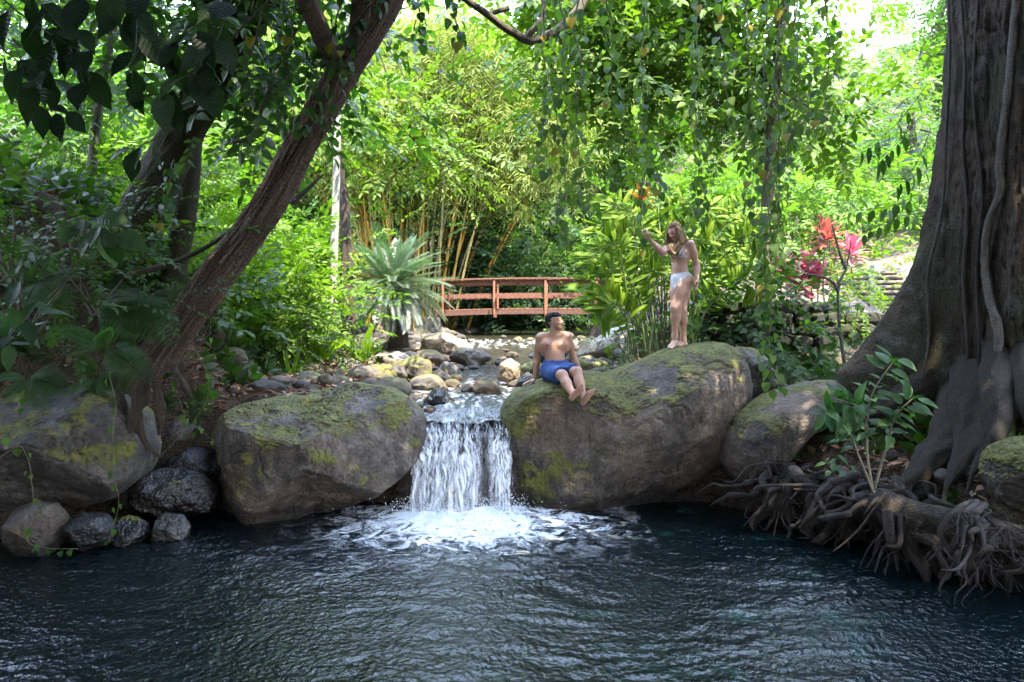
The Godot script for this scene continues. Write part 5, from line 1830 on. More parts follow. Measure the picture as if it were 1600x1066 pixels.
func make_bamboo() -> void:
	rng.seed = 99
	var base := at(636, 505, 24.8)
	var t := thing("bamboo_clump", "tall golden bamboo clump with feathery yellow-green tops behind the bridge", "bamboo", base)
	var gold := [Color(0.5, 0.31, 0.06), Color(0.42, 0.3, 0.1), Color(0.34, 0.29, 0.11), Color(0.55, 0.27, 0.03)]
	var ends := []
	for k in 110:
		var u := rr(-1, 1)
		var b := base + Vector3(u * 1.3 + rr(-0.2, 0.2) + (0.7 if k % 4 == 0 else 0.0), -0.3, rr(-1.0, 1.0))
		var h := rr(7.5, 12.0)
		var lean := u * rr(0.12, 0.5) + rr(-0.08, 0.08) + (0.12 if k % 4 == 0 else 0.0)
		var zl := rr(-0.2, 0.25)
		var pts := []
		for s in 6:
			var w := s / 5.0
			pts.append(b + Vector3(lean * h * (w * 0.55 + w * w * 0.55), h * (w - 0.12 * w * w), zl * h * w * w))
		var mb := MB.new()
		var n := 34
		var sp := spline(pts, n)
		var rad := PackedFloat32Array()
		for s in n + 1:
			rad.append(lerpf(0.04, 0.012, float(s) / n) * (1.16 if s % 3 == 0 else 1.0))
		for s in sp.size():
			sp[s] -= base
		var c: Color = gold[rng.randi() % 4] * rr(0.6, 1.15)
		tube(mb, sp, rad, 7, c * 0.8, c * 1.2)
		part("culm", mb.mesh(), M.stem, t)
		ends.append(sp)
	var xf := []
	var cols := []
	for sp in ends:
		for k in 190:
			var w := pow(rng.randf(), 0.6)
			var p: Vector3 = sp[int(lerpf(20, sp.size() - 1, w))] + Vector3(rng.randfn() * 0.6, rng.randfn() * 0.45 - 0.2, rng.randfn() * 0.6)
			var dir := (rdir() + Vector3(0, -0.5, 0)).normalized()
			xf.append(aim(p, dir, Vector3.UP, rr(0.8, 1.35)))
			cols.append(Color(0.25, 0.33, 0.06).lerp(Color(0.47, 0.52, 0.15), rng.randf()))
	copies("foliage", S.bamboo, M.leaf_far, xf, cols, t)


func make_far_trees() -> void:
	rng.seed = 31
	var k := 0
	# px, d, foot py, height m, half-width m, tone (0 dark .. 3 pale), n, label
	for q in [
		[60, 24, 420, 11, 3.2, 1, "broad tree at the far left seen through the foreground leaves"],
		[210, 27, 430, 10, 3.0, 3, "pale sunlit tree behind the thin lichen-spotted trunk"],
		[330, 24, 480, 7.5, 2.6, 2, "bright green tree seen between the two leaning trunks"],
		[430, 29, 470, 11, 3.4, 2, "light green tree rising behind the leaning trunk"],
		[545, 31, 470, 13, 3.2, 3, "tall pale tree left of the bamboo clump"],
		[725, 25.5, 480, 6.4, 0.8, 0, "narrow dark green tree in front of the bamboo clump"],
		[790, 34, 430, 13, 4.0, 3, "hazy yellow-green tree above the bridge"],
		[900, 33, 440, 11, 3.4, 3, "rounded green tree on the slope right of the bamboo"],
		[1010, 30, 450, 10, 3.2, 1, "dense green tree behind the ginger plants"],
		[1110, 34, 440, 8.5, 3.2, 3, "pale airy tree behind the hanging vines"],
		[1235, 33, 440, 5.2, 2.8, 3, "low hazy tree under the bright gap of sky"],
		[1470, 33, 450, 9.5, 2.2, 2, "tall light green tree beside the edge of the buttressed trunk"],
		[1400, 26, 450, 5.5, 2.2, 2, "small bright tree above the stairway"],
		[1550, 30, 450, 10, 3.0, 1, "dark tree behind the buttressed trunk"],
		[660, 40, 420, 17, 4.0, 3, "tallest yellow-green tree behind the bamboo clump"],
		[960, 44, 420, 17, 4.2, 3, "high pale tree on the far hillside"],
		[480, 42, 420, 16, 4.2, 2, "high green tree on the hillside behind the leaning trunk"],
		[1760, 14, 480, 7.5, 2.4, 1, "leafy tree on the right bank hidden behind the buttressed trunk"],
		[1850, 20, 460, 9, 3.0, 1, "tall tree beyond the right edge behind the buttressed trunk"],
		[-60, 20, 400, 10, 3.0, 0, "dark tree at the left edge above the bank"],
	]:
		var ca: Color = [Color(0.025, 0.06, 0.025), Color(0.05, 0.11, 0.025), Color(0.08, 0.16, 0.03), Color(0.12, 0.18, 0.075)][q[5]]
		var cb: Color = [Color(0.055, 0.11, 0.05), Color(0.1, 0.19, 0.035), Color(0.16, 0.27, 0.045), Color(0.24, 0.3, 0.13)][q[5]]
		var p := at(q[0], q[2], q[1])
		p.y = land(p.x, -p.z)
		var blobs := []
		var h: float = q[3]
		var w: float = q[4]
		for e in 9:
			var v := rr(0.12, 0.95)
			var rad := w * (0.95 - 0.5 * absf(v - 0.45))
			blobs.append([p + Vector3(rr(-0.75, 0.75) * rad, h * v, rr(-0.5, 0.7) * rad), Vector3(w * rr(0.35, 0.5), h * rr(0.1, 0.15), w * rr(0.35, 0.5)), 1.0])
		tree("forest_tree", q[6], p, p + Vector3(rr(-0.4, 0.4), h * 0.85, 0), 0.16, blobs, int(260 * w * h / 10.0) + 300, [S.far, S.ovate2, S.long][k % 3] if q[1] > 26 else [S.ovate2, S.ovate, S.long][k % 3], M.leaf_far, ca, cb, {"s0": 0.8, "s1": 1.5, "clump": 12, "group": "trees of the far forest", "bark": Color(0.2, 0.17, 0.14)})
		k += 1
	# shrubs on the slope behind the bridge
	for q in [
		[720, 29, 490, 2.6, 2.4, 3, "pale shrub on the slope just above the left half of the bridge"],
		[790, 27.5, 480, 3.0, 2.6, 3, "whitish-green shrub above the middle of the bridge"],
		[860, 28.5, 480, 3.0, 3.0, 3, "pale leafy shrub above the right half of the bridge"],
		[930, 28, 480, 3.0, 3.4, 2, "green shrub behind the right end of the bridge"],
		[760, 31, 420, 3.6, 3.2, 2, "middling green shrub higher up the slope above the bridge"],
		[850, 32, 410, 4.0, 3.6, 3, "large hazy shrub up the slope over the seated man's head"],
		[740, 26, 520, 3.0, 1.7, 0, "dark undergrowth below the left half of the bridge"],
		[830, 27, 520, 3.2, 1.8, 0, "dark undergrowth below the middle of the bridge"],
		[910, 26.5, 520, 3.0, 1.8, 0, "dark undergrowth below the right half of the bridge"],
		[1060, 22, 480, 3.0, 2.6, 1, "green shrub right of the bridge behind the ginger plants"],
		[1150, 21, 470, 2.8, 3.0, 2, "bright shrub behind the hanging vines at the terrace"],
		[1230, 23, 450, 2.6, 2.6, 1, "shadowy shrub above the pink ti plants"],
		[1300, 21, 440, 2.6, 2.4, 2, "light green shrub above the red ti plant"],
		[1340, 24.5, 420, 2.4, 2.4, 2, "yellow-green shrub left of the stairway's top"],
		[1480, 21.5, 440, 2.4, 2.0, 2, "green shrub right of the stairway against the big trunk"],
		[470, 20, 480, 3.0, 2.6, 2, "bright shrub deep behind the leaning trunk"],
		[390, 19, 470, 3.0, 2.8, 2, "yellow-green shrub under the leaning trunk"],
		[300, 17, 450, 2.8, 2.8, 2, "sunny shrub between the leaning trunk and the slender mossy stem"],
		[200, 17, 400, 3.0, 3.0, 2, "bright shrub on the bank beyond the dark mossy trunk"],
		[90, 16, 340, 3.0, 2.8, 1, "leafy shrub high on the left bank"],
	]:
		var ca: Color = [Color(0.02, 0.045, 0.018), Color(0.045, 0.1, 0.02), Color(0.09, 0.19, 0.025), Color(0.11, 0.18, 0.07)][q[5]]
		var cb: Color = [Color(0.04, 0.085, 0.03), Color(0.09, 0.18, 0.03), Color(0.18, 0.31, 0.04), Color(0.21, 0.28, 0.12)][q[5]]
		var p := at(q[0], q[2], q[1])
		p.y = land(p.x, -p.z)
		bush("shrub", q[6], p, q[3] * 1.25, q[4] * 1.15, q[3], int(200 * q[3] * q[4] / 6.0) + 60, [S.ovate2, S.ovate, S.long, S.ovate][k % 4], M.leaf_far, ca, cb, {"s0": 0.7, "s1": 1.3, "group": "shrubs on the far slope", "lumps": 7})
		k += 1
	# the forest around the viewer, whose crowns close the canopy
	for q in [[-8.5, -2, 0.25], [8.5, -1, 0.25], [0.0, 4.6, 0.3], [-4.6, 3.6, 0.3], [4.8, 4.2, 0.3], [-9.0, -4.5, 0.25], [-8.0, 1.5, 0.3], [8.6, 2.5, 0.3]]:
		var p := Vector3(q[0], land(q[0], -q[1]), q[1])
		var blobs := []
		for e in 7:
			blobs.append([p + Vector3(rr(-2.2, 2.2), rr(2.0, 10.5), rr(-2.2, 2.2)), Vector3(1.7, 1.3, 1.7), 1.0])
		tree("forest_tree", "dense tree of the forest around the near end of the pool", p, p + Vector3(0, 9, 0), 0.25, blobs, 2100, S.big, M.leaf, Color(0.03, 0.08, 0.02), Color(0.07, 0.15, 0.03), {"group": "trees around the near end of the pool"})


# ---------- plants
func frond(n: int, l: float, lw: float, ll: float, col: Color, arch: float, pairs_up := 0.35, taper0 := 0.35) -> ArrayMesh:
	# a feather leaf along -z that arches down; leaflets in pairs
	var mb := MB.new()
	var pts := PackedVector3Array()
	for k in 15:
		var s := k / 14.0
		pts.append(Vector3(0, -arch * l * s * s, -l * s * (1.0 - 0.3 * arch * s)))
	var rad := rspline([lw * 0.5, lw * 0.35, lw * 0.12], 14)
	tube(mb, pts, rad, 5, col * 0.8 + Color(0.04, 0.03, 0.0), col + Color(0.04, 0.03, 0.0))
	for k in n:
		var s := lerpf(0.1, 0.99, float(k) / (n - 1))
		var q := s * 14.0
		var j := mini(int(q), 13)
		var p := pts[j].lerp(pts[j + 1], q - j)
		var dir := (pts[j + 1] - pts[j]).normalized()
		var up := Vector3.RIGHT.cross(dir).normalized()
		var len := ll * (taper0 + (1.0 - taper0) * sin(PI * pow(s, 0.7) * 0.95)) * rr(0.92, 1.06)
		for e in [-1.0, 1.0]:
			var out := (Vector3(e, 0, 0) * 0.85 + dir * (0.35 + 0.5 * s) + up * pairs_up).normalized()
			var b := rr(0.8, 1.2)
			leaf(mb, p, out, up, len, lw, "lance", 2, Color(col.r * b, col.g * b, col.b * b), 0.3, 0.25)
	return mb.mesh()


func fern_frond(l: float, col: Color) -> ArrayMesh:
	# twice-divided: side leaves that are small feathers of their own
	var mb := MB.new()
	var pts := PackedVector3Array()
	for k in 13:
		var s := k / 12.0
		pts.append(Vector3(0, -0.35 * l * s * s, -l * s))
	tube(mb, pts, rspline([0.006, 0.004, 0.001], 12), 4, Color(0.06, 0.05, 0.02), col)
	for k in 18:
		var s := lerpf(0.15, 0.98, k / 17.0)
		var q := s * 12.0
		var j := mini(int(q), 11)
		var p := pts[j].lerp(pts[j + 1], q - j)
		var len := l * 0.33 * sin(PI * (0.25 + 0.73 * s))
		for e in [-1.0, 1.0]:
			var out := Vector3(e, -0.12, -0.55).normalized()
			var m := 9
			for h in m:
				var w := (h + 0.5) / m
				var c := p + out * len * w
				for g in [-1.0, 1.0]:
					var d := (Vector3(0, 0, -g) * 0.9 + out * 0.5).normalized()
					leaf(mb, c, d, Vector3.UP, len * 0.3 * (1.1 - w), len * 0.12, "ovate", 2, col * rr(0.8, 1.2), 0.1, 0.2)
	for k in mb.c.size():
		mb.c[k].a = 1
	return mb.mesh()


func vine(label: String, path: Array, n: int, size: float, spread: float, ca: Color, cb: Color, o := {}) -> Node3D:
	var t := thing(o.get("name", "hanging_vine"), label, "vine", path[0], o.get("group", ""))
	var sp := spline(path, 40)
	for k in sp.size():
		sp[k] = sp[k] - path[0] + Vector3(n3(sp[k] + Vector3(path[0].x * 7.0, 0, 0), 0.9), 0, n3(sp[k] + Vector3(0, 0, 30), 0.9)) * 0.12 * minf(1.0, k / 6.0)
	var mb := MB.new()
	tube(mb, sp, rspline([o.get("r", 0.011), o.get("r", 0.011) * 0.7, 0.003], 40), 5, Color(0.07, 0.07, 0.03), Color(0.13, 0.12, 0.06))
	part("stem", mb.mesh(), M.stem, t)
	var from: float = o.get("from", 0.0)
	for k in n:
		var s := lerpf(from, 1.0, (k + rng.randf()) / n)
		var q := s * 40.0
		var j := mini(int(q), 39)
		var c := sp[j].lerp(sp[j + 1], q - j)
		var th := k * 2.4 + rr(-0.6, 0.6)
		var out := Vector3(cos(th), 0, sin(th))
		var p := c + out * spread * pow(rng.randf(), 0.8)
		var dir := (out * 0.55 + Vector3(0, -1, 0) + rdir() * 0.35).normalized()
		var up := (out + Vector3(0, 0.45, 0.25) + rdir() * 0.35).normalized()
		var w := clampf(rng.randf() * 0.7 + 0.3 * rng.randf(), 0, 1)
		var pick: int = mini(int(w * 6.0), 5)
		var old := k % 37 == 19
		var m := part("leaf", vine_leaf(Color(0.4, 0.33, 0.03) if old else ca, Color(0.42, 0.3, 0.04) if old else cb, pick), M[o.get("mat", "leaf")], t)
		if old:
			m.set_meta("label", "yellowing leaf")
		m.transform = aim(p, dir, up, size * rr(0.65, 1.2))
	return t


var leaf_store := {}


func vine_leaf(ca: Color, cb: Color, k: int, kind := "heart", wide := 0.82) -> ArrayMesh:
	var key := "%s%s%d%s" % [ca.to_html(), cb.to_html(), k, kind]
	if not leaf_store.has(key):
		leaf_store[key] = leaf_mesh(1.0, wide, kind, 6, ca.lerp(cb, k / 5.0), 0.16 + 0.03 * k, 0.2 + 0.08 * k, 0.12, 0.015)
	return leaf_store[key]


# a plant of big single leaves on stems from one foot
func leafy(called: String, label: String, category: String, base: Vector3, stems: Array, per: int, l: float, wide: float, kind: String, ca: Color, cb: Color, o := {}) -> Node3D:
	var t := thing(called, label, category, base, o.get("group", ""))
	for s in stems:
		var mb := MB.new()
		var sp := spline(s, 18)
		for k in sp.size():
			sp[k] -= base
		var r: float = o.get("r", 0.01)
		tube(mb, sp, rspline([r, r * 0.7, r * 0.35], 18), 6, o.get("stem", Color(0.1, 0.085, 0.05)), o.get("stem", Color(0.1, 0.085, 0.05)) * 1.6)
		var stem := part("stem", mb.mesh(), M.stem, t)
		for k in per:
			var w := lerpf(o.get("from", 0.25), 1.0, (k + 0.7) / per)
			var q := w * 18.0
			var j := mini(int(q), 17)
			var p := sp[j].lerp(sp[j + 1], q - j)
			var along := (sp[j + 1] - sp[j]).normalized()
			var dir: Vector3
			if o.get("two_rows", false):
				var side := along.cross(o.get("facing", Vector3.BACK)).normalized()
				dir = (side * (1.0 if k % 2 == 0 else -1.0) * 0.85 + along * 0.55 + rdir() * 0.18 + Vector3(0, -0.1, 0)).normalized()
			else:
				var th := k * 2.4 + rr(-0.5, 0.5)
				var a := along.cross(Vector3.RIGHT if absf(along.x) < 0.8 else Vector3.UP).normalized()
				dir = (a.rotated(along, th) * 0.9 + along * o.get("forward", 0.45) + rdir() * 0.2 - Vector3(0, o.get("hang", 0.25), 0)).normalized()
			var m := part("leaf", vine_leaf(ca, cb, rng.randi() % 6, kind, wide), M[o.get("mat", "leaf")], stem)
			m.transform = aim(p, dir, (o.get("up", Vector3(0, 1, 0.35)) + rdir() * 0.3).normalized(), l * rr(0.7, 1.15))
	return t


func make_plants() -> void:
	rng.seed = 808
	# cycad
	var base := at(612, 530, 16.6)
	var heart := at(612, 450, 16.6)
	var t := thing("cycad", "round spiky cycad with arching silver-green fronds left of the bridge", "palm", base)
	var mb := MB.new()
	tube(mb, spline([Vector3(0.15, -0.2, 0), (heart - base) * 0.5 + Vector3(0.1, 0, 0), heart - base], 20), rspline([0.24, 0.2, 0.17], 20), 18, Color(0.09, 0.065, 0.045), Color(0.2, 0.15, 0.1), Vector3(0.35, 3.0, 9.0))
	part("trunk", mb.mesh(), M.bark, t)
	var fr := []
	for k in 6:
		fr.append(frond(62, 1.32, 0.015, 0.28, Color(0.065, 0.115, 0.055).lerp(Color(0.19, 0.225, 0.175), k / 5.0), 0.1 + 0.08 * k))
	for k in 92:
		var th := k * 2.4
		var el := lerpf(1.3, -0.6, pow((k + 0.5) / 92.0, 0.9))
		var dir := Vector3(cos(th) * cos(el), sin(el), sin(th) * cos(el))
		var m := part("frond", fr[rng.randi() % 6], M.leaf_silver, t)
		m.transform = aim(heart - base + dir * 0.1, dir, Vector3.UP, rr(0.85, 1.12))
	for k in 16:
		mb = MB.new()
		var th := rr(0, TAU)
		var a := heart - base + Vector3(cos(th) * 0.18, -0.15, sin(th) * 0.18)
		stick(mb, a, a + Vector3(cos(th) * 0.25, rr(-1.1, -0.6), sin(th) * 0.25), 0.02, 0.006, 5, Color(0.12, 0.08, 0.05), Color(0.25, 0.18, 0.12), 0.1)
		part("dead_frond", mb.mesh(), M.stem, t)
	# ginger clumps behind the woman
	var gi := [
		["ginger_plant", "bright ginger plant fanning left over the bridge's right end", [[938, 440], [945, 400], [958, 355], [950, 465], [970, 325], [965, 480], [990, 335], [975, 420], [965, 385]], 1000, 11.4],
		["ginger_plant", "tall ginger plant directly behind the woman's raised arm", [[985, 400], [1000, 345], [1030, 310], [1060, 325], [1010, 430], [1090, 330], [1040, 380], [1015, 370], [1070, 370]], 1035, 11.5],
		["ginger_plant", "ginger plant with broad fronds right of the woman", [[1110, 330], [1150, 335], [1165, 370], [1130, 400], [1155, 440], [1105, 440], [1180, 400], [1130, 350], [1110, 390]], 1075, 11.8],
	]
	for q in gi:
		var stems := []
		var b := at(q[3], 545, q[4])
		for e in q[2]:
			var tip := at(e[0], e[1], q[4] + rr(-0.7, 0.5))
			var lift := b.distance_to(tip)
			var foot := b + Vector3(rr(-0.25, 0.25), -0.1, rr(-0.25, 0.25))
			stems.append([foot, foot.lerp(tip, 0.45) + Vector3(-0.1 * (tip.x - b.x), 0.16 * lift, 0), tip + Vector3((tip.x - b.x) * 0.05, 0.02, 0), tip + Vector3(signf(tip.x - b.x) * 0.25, -0.12, 0.05)])
		leafy(q[0], q[1], "plant", b, stems, 34, 0.33, 0.21, "lance", Color(0.15, 0.31, 0.015), Color(0.3, 0.45, 0.025), {"two_rows": true, "r": 0.012, "stem": Color(0.07, 0.1, 0.03), "from": 0.3, "mat": "leaf_thin", "up": Vector3(0.15, 0.75, 1.0)})
	var gt := thing("ginger_stalks", "thicket of dark bare ginger stalks behind the woman's legs", "plant", at(1040, 545, 11.7))
	for k in 44:
		mb = MB.new()
		var x := rr(-0.5, 0.5)
		stick(mb, Vector3(x, -0.15, rr(-0.3, 0.3)), Vector3(x * 1.9, rr(0.9, 1.5), rr(-0.4, 0.3)), 0.012, 0.007, 5, Color(0.045, 0.05, 0.02), Color(0.1, 0.11, 0.04), 0.05)
		part("stalk", mb.mesh(), M.stem, gt)
	# fern and ti plants round the ginger
	t = thing("tree_fern", "pale green fern fronds above the ginger plants", "fern", at(985, 420, 12.2))
	var ff := [frond(30, 1.0, 0.05, 0.2, Color(0.2, 0.3, 0.05), 0.3), frond(30, 0.9, 0.05, 0.2, Color(0.15, 0.26, 0.04), 0.4)]
	for e in [[940, 330], [960, 300], [985, 292], [1010, 300], [930, 350], [1020, 330]]:
		var m := part("frond", ff[rng.randi() % 2], M.leaf_thin, t)
		var dir := at(e[0], e[1], 12.0) - t.position
		m.transform = aim(Vector3.ZERO, dir, Vector3.UP, dir.length() / 0.95)
	ti("copper ti plant with yellow and bronze leaves above the ginger plants", at(1003, 370, 12.0), at(1003, 312, 12.0), 24, 0.3, Color(0.28, 0.1, 0.02), Color(0.36, 0.22, 0.03))
	ti("red-pink ti plant on a thin stem beside the bare sapling", at(1287, 470, 12.9), at(1290, 372, 12.9), 30, 0.42, Color(0.5, 0.1, 0.09), Color(0.62, 0.28, 0.22))
	var k := 0
	for e in [[1235, 440], [1258, 425], [1278, 437], [1248, 455], [1222, 430], [1268, 452], [1330, 400]]:
		ti(["magenta ti plant leftmost but one in the pink bed on the terrace", "tallest magenta ti plant in the pink bed", "magenta ti plant at the right end of the pink bed", "low magenta ti plant at the front of the pink bed", "magenta ti plant at the left end of the pink bed, beside the vine", "low pink ti plant right of the bed's centre", "pink ti plant standing apart under the red one"][k], at(e[0], e[1] + 38, 13.2), at(e[0], e[1] - 5, 13.2), 28, 0.42, Color(0.68, 0.14, 0.28), Color(0.82, 0.48, 0.54))
		k += 1
	# hanging vines over the pool
	var va := Color(0.075, 0.15, 0.05)
	var vb := Color(0.2, 0.33, 0.065)
	for q in [
		["leafy vine at the left edge of the hanging curtain near the seated man", [858, -60, 8.6], [850, 130, 8.6], [852, 270, 8.5], 62, 0.1],
		["longest vine of the left curtain, ending above the seated man", [880, -60, 8.5], [880, 180, 8.4], [884, 385, 8.4], 92, 0.12],
		["vine on the right side of the left curtain, full of big leaves", [905, -60, 8.4], [902, 150, 8.4], [918, 330, 8.3], 80, 0.13],
		["thin vine between the left curtain and the woman", [1000, -60, 8.8], [1003, 140, 8.7], [1016, 300, 8.7], 58, 0.06],
		["dense vine hanging just behind the woman's head", [1082, -60, 8.9], [1090, 150, 8.9], [1094, 345, 8.9], 95, 0.09],
		["trailing vine behind the woman's legs with a yellow leaf", [1082, 330, 10.5], [1090, 450, 10.4], [1085, 560, 10.3], 46, 0.1],
		["straggling vine left of the pale background trunk", [1168, -60, 8.7], [1172, 140, 8.6], [1178, 345, 8.6], 70, 0.09],
		["long vine of the right curtain, ending at the terrace wall", [1196, -60, 8.6], [1200, 240, 8.4], [1192, 500, 8.4], 105, 0.1],
		["longest vine of the right curtain, trailing over the grey boulder", [1220, -60, 8.4], [1212, 280, 8.3], [1210, 610, 8.3], 130, 0.13],
		["vine at the right edge of the right curtain", [1246, -60, 8.3], [1240, 120, 8.2], [1232, 260, 8.2], 72, 0.13],
		["short vine hanging in front of the bright sky", [1290, -60, 8.3], [1292, 80, 8.2], [1282, 200, 8.2], 60, 0.17],
		["short vine high between the two curtains", [1135, -60, 8.8], [1130, 60, 8.7], [1140, 190, 8.7], 55, 0.12],
		["short vine strand whose lowest leaf the standing woman touches", [1012, 240, 9.5], [1006, 310, 9.5], [1003, 392, 9.48], 20, 0.05],
		["short vine at the top centre under the bare limb", [955, -60, 8.5], [950, 40, 8.5], [958, 170, 8.4], 60, 0.13],
	]:
		vine(q[0], [at(q[1][0], q[1][1], q[1][2]), at(q[2][0], q[2][1], q[2][2]), at(q[3][0], q[3][1], q[3][2])], q[4], 0.125, q[5], va, vb, {"mat": "leaf_thin"})
	for q in [
		["small vine sprig hanging at the top left of centre", [642, -50, 7.6], [655, 20, 7.6], [660, 66, 7.6], 16, 0.06],
		["vine sprig hanging at the top centre before the bamboo", [712, -50, 7.6], [705, 20, 7.6], [716, 72, 7.6], 22, 0.06],
		["vine trailing along the underside of the leaning trunk", [600, -30, 7.7], [545, 60, 7.8], [515, 190, 7.8], 34, 0.09],
		["vine clinging to the left side of the leaning trunk", [540, -40, 7.8], [500, 90, 7.9], [470, 200, 7.9], 46, 0.14],
		["dense vine hanging left of the leaning trunk's upper half", [470, -40, 7.7], [455, 80, 7.8], [440, 200, 7.9], 46, 0.18],
		["dark vine leaves hanging before the mossy trunk's top", [400, -40, 7.4], [395, 60, 7.5], [382, 150, 7.7], 40, 0.2],
		["vine creeping up the lower mossy trunk", [272, 250, 8.9], [258, 320, 8.9], [240, 400, 9.0], 30, 0.12],
	]:
		vine(q[0], [at(q[1][0], q[1][1], q[1][2]), at(q[2][0], q[2][1], q[2][2]), at(q[3][0], q[3][1], q[3][2])], q[4], 0.13, q[5], Color(0.03, 0.08, 0.028), Color(0.08, 0.18, 0.035))
	# big dark leaves close to the viewer at the top left
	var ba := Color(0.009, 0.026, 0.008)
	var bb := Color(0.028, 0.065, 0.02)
	for q in [
		["near branch of large dark drooping leaves in the top left corner", at(-60, -60, 3.4), [[[-60, -60], [30, 20], [90, 60], [140, 90]], [[-60, 30], [20, 90], [60, 130]], [[20, -60], [60, 0], [110, 60]]], 7],
		["near branch of large leaves hanging at the top, right of the corner branch", at(150, -80, 3.6), [[[150, -80], [185, -10], [195, 40]], [[230, -80], [215, -10], [212, 70], [205, 130]], [[150, -60], [120, 30], [130, 130]]], 6],
		["near branch of grey-green leaves crossing before the mossy trunk", at(420, -60, 3.8), [[[420, -60], [330, 20], [280, 60], [240, 80]], [[380, -60], [340, 60], [310, 110]], [[420, 0], [330, 90], [270, 130], [250, 150]]], 8],
		["low twig with a few broad leaves against the bright leaves at left", at(20, 40, 4.6), [[[20, 60], [70, 110], [100, 140]], [[20, 60], [60, 160], [100, 170]]], 5],
		["small sprig of two broad leaves in front of the mossy trunk", at(300, 200, 5.5), [[[275, 200], [225, 225], [205, 232]]], 4],
	]:
		var stems := []
		for s in q[2]:
			var pts := []
			for e in s:
				pts.append(at(e[0], e[1], 3.5 + rr(-0.1, 0.1) if q[1].z > -4.0 else -q[1].z))
			stems.append(pts)
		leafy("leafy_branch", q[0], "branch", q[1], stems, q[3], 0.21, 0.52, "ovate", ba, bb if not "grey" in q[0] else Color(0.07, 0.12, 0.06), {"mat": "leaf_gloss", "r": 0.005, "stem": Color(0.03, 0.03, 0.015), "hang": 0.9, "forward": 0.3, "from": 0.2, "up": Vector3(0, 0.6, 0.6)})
	# broad-leaved plants and ferns on the left bank
	leafy("broadleaf_plant", "cluster of broad grey-green leaves jutting from the left bank", "plant", at(120, 360, 5.4), [[at(105, 345, 5.4), at(130, 352, 5.3), at(155, 370, 5.2)], [at(105, 345, 5.4), at(140, 340, 5.3), at(175, 365, 5.2)]], 6, 0.27, 0.52, "ovate", Color(0.05, 0.11, 0.035), Color(0.1, 0.17, 0.075), {"hang": 0.7, "up": Vector3(0, 0.7, 0.7), "r": 0.005, "stem": Color(0.04, 0.05, 0.02)})
	leafy("broadleaf_plant", "dark broad-leaved plant at the left edge above the shadowed boulder", "plant", at(-10, 560, 5.2), [[at(-20, 560, 5.2), at(0, 500, 5.2), at(25, 470, 5.1)], [at(-20, 560, 5.2), at(20, 520, 5.1), at(48, 490, 5.0)], [at(-20, 560, 5.2), at(5, 540, 5.1), at(20, 530, 5.0)]], 6, 0.25, 0.42, "ovate", Color(0.03, 0.085, 0.025), Color(0.06, 0.13, 0.04), {"hang": 0.4, "r": 0.006, "stem": Color(0.03, 0.04, 0.015)})
	for q in [
		["lace fern drooping over the shadowed boulder at the left bank", 165, 545, 6.2, [[95, 520], [120, 560], [190, 560], [215, 590], [150, 520]]],
		["fern spreading right from the left bank below the mossy trunk", 150, 480, 6.9, [[250, 490], [225, 470], [200, 462], [245, 520], [120, 470]]],
		["fern hanging over the top of the shadowed boulder at the left edge", 45, 590, 7.4, [[10, 630], [60, 640], [95, 615], [-10, 600], [80, 580]]],
		["fern on the dark bank left of the leaning trunk's foot", 150, 590, 8.2, [[110, 620], [150, 635], [195, 610], [120, 570], [185, 575]]],
		["tall fern high on the shady left bank", 60, 440, 7.0, [[10, 430], [40, 480], [95, 480], [110, 430], [70, 400]]],
		["small fern above the foot of the leaning trunk", 215, 470, 7.6, [[270, 465], [255, 500], [180, 455], [230, 445]]],
	]:
		var c := at(q[1], q[2], q[3])
		var f := thing("fern", q[0], "fern", c)
		var mm := fern_frond(1.0, Color(0.09, 0.22, 0.05))
		for e in q[4]:
			var dir := at(e[0], e[1], q[3] - 0.25) - c
			part("frond", mm, M.leaf_thin, f).transform = aim(Vector3.ZERO, dir + Vector3(0, 0.12, 0), Vector3(0, 0.8, 0.6), dir.length() * 1.1)
	# shrubs of the left bank and of the stony bank
	var n := 0
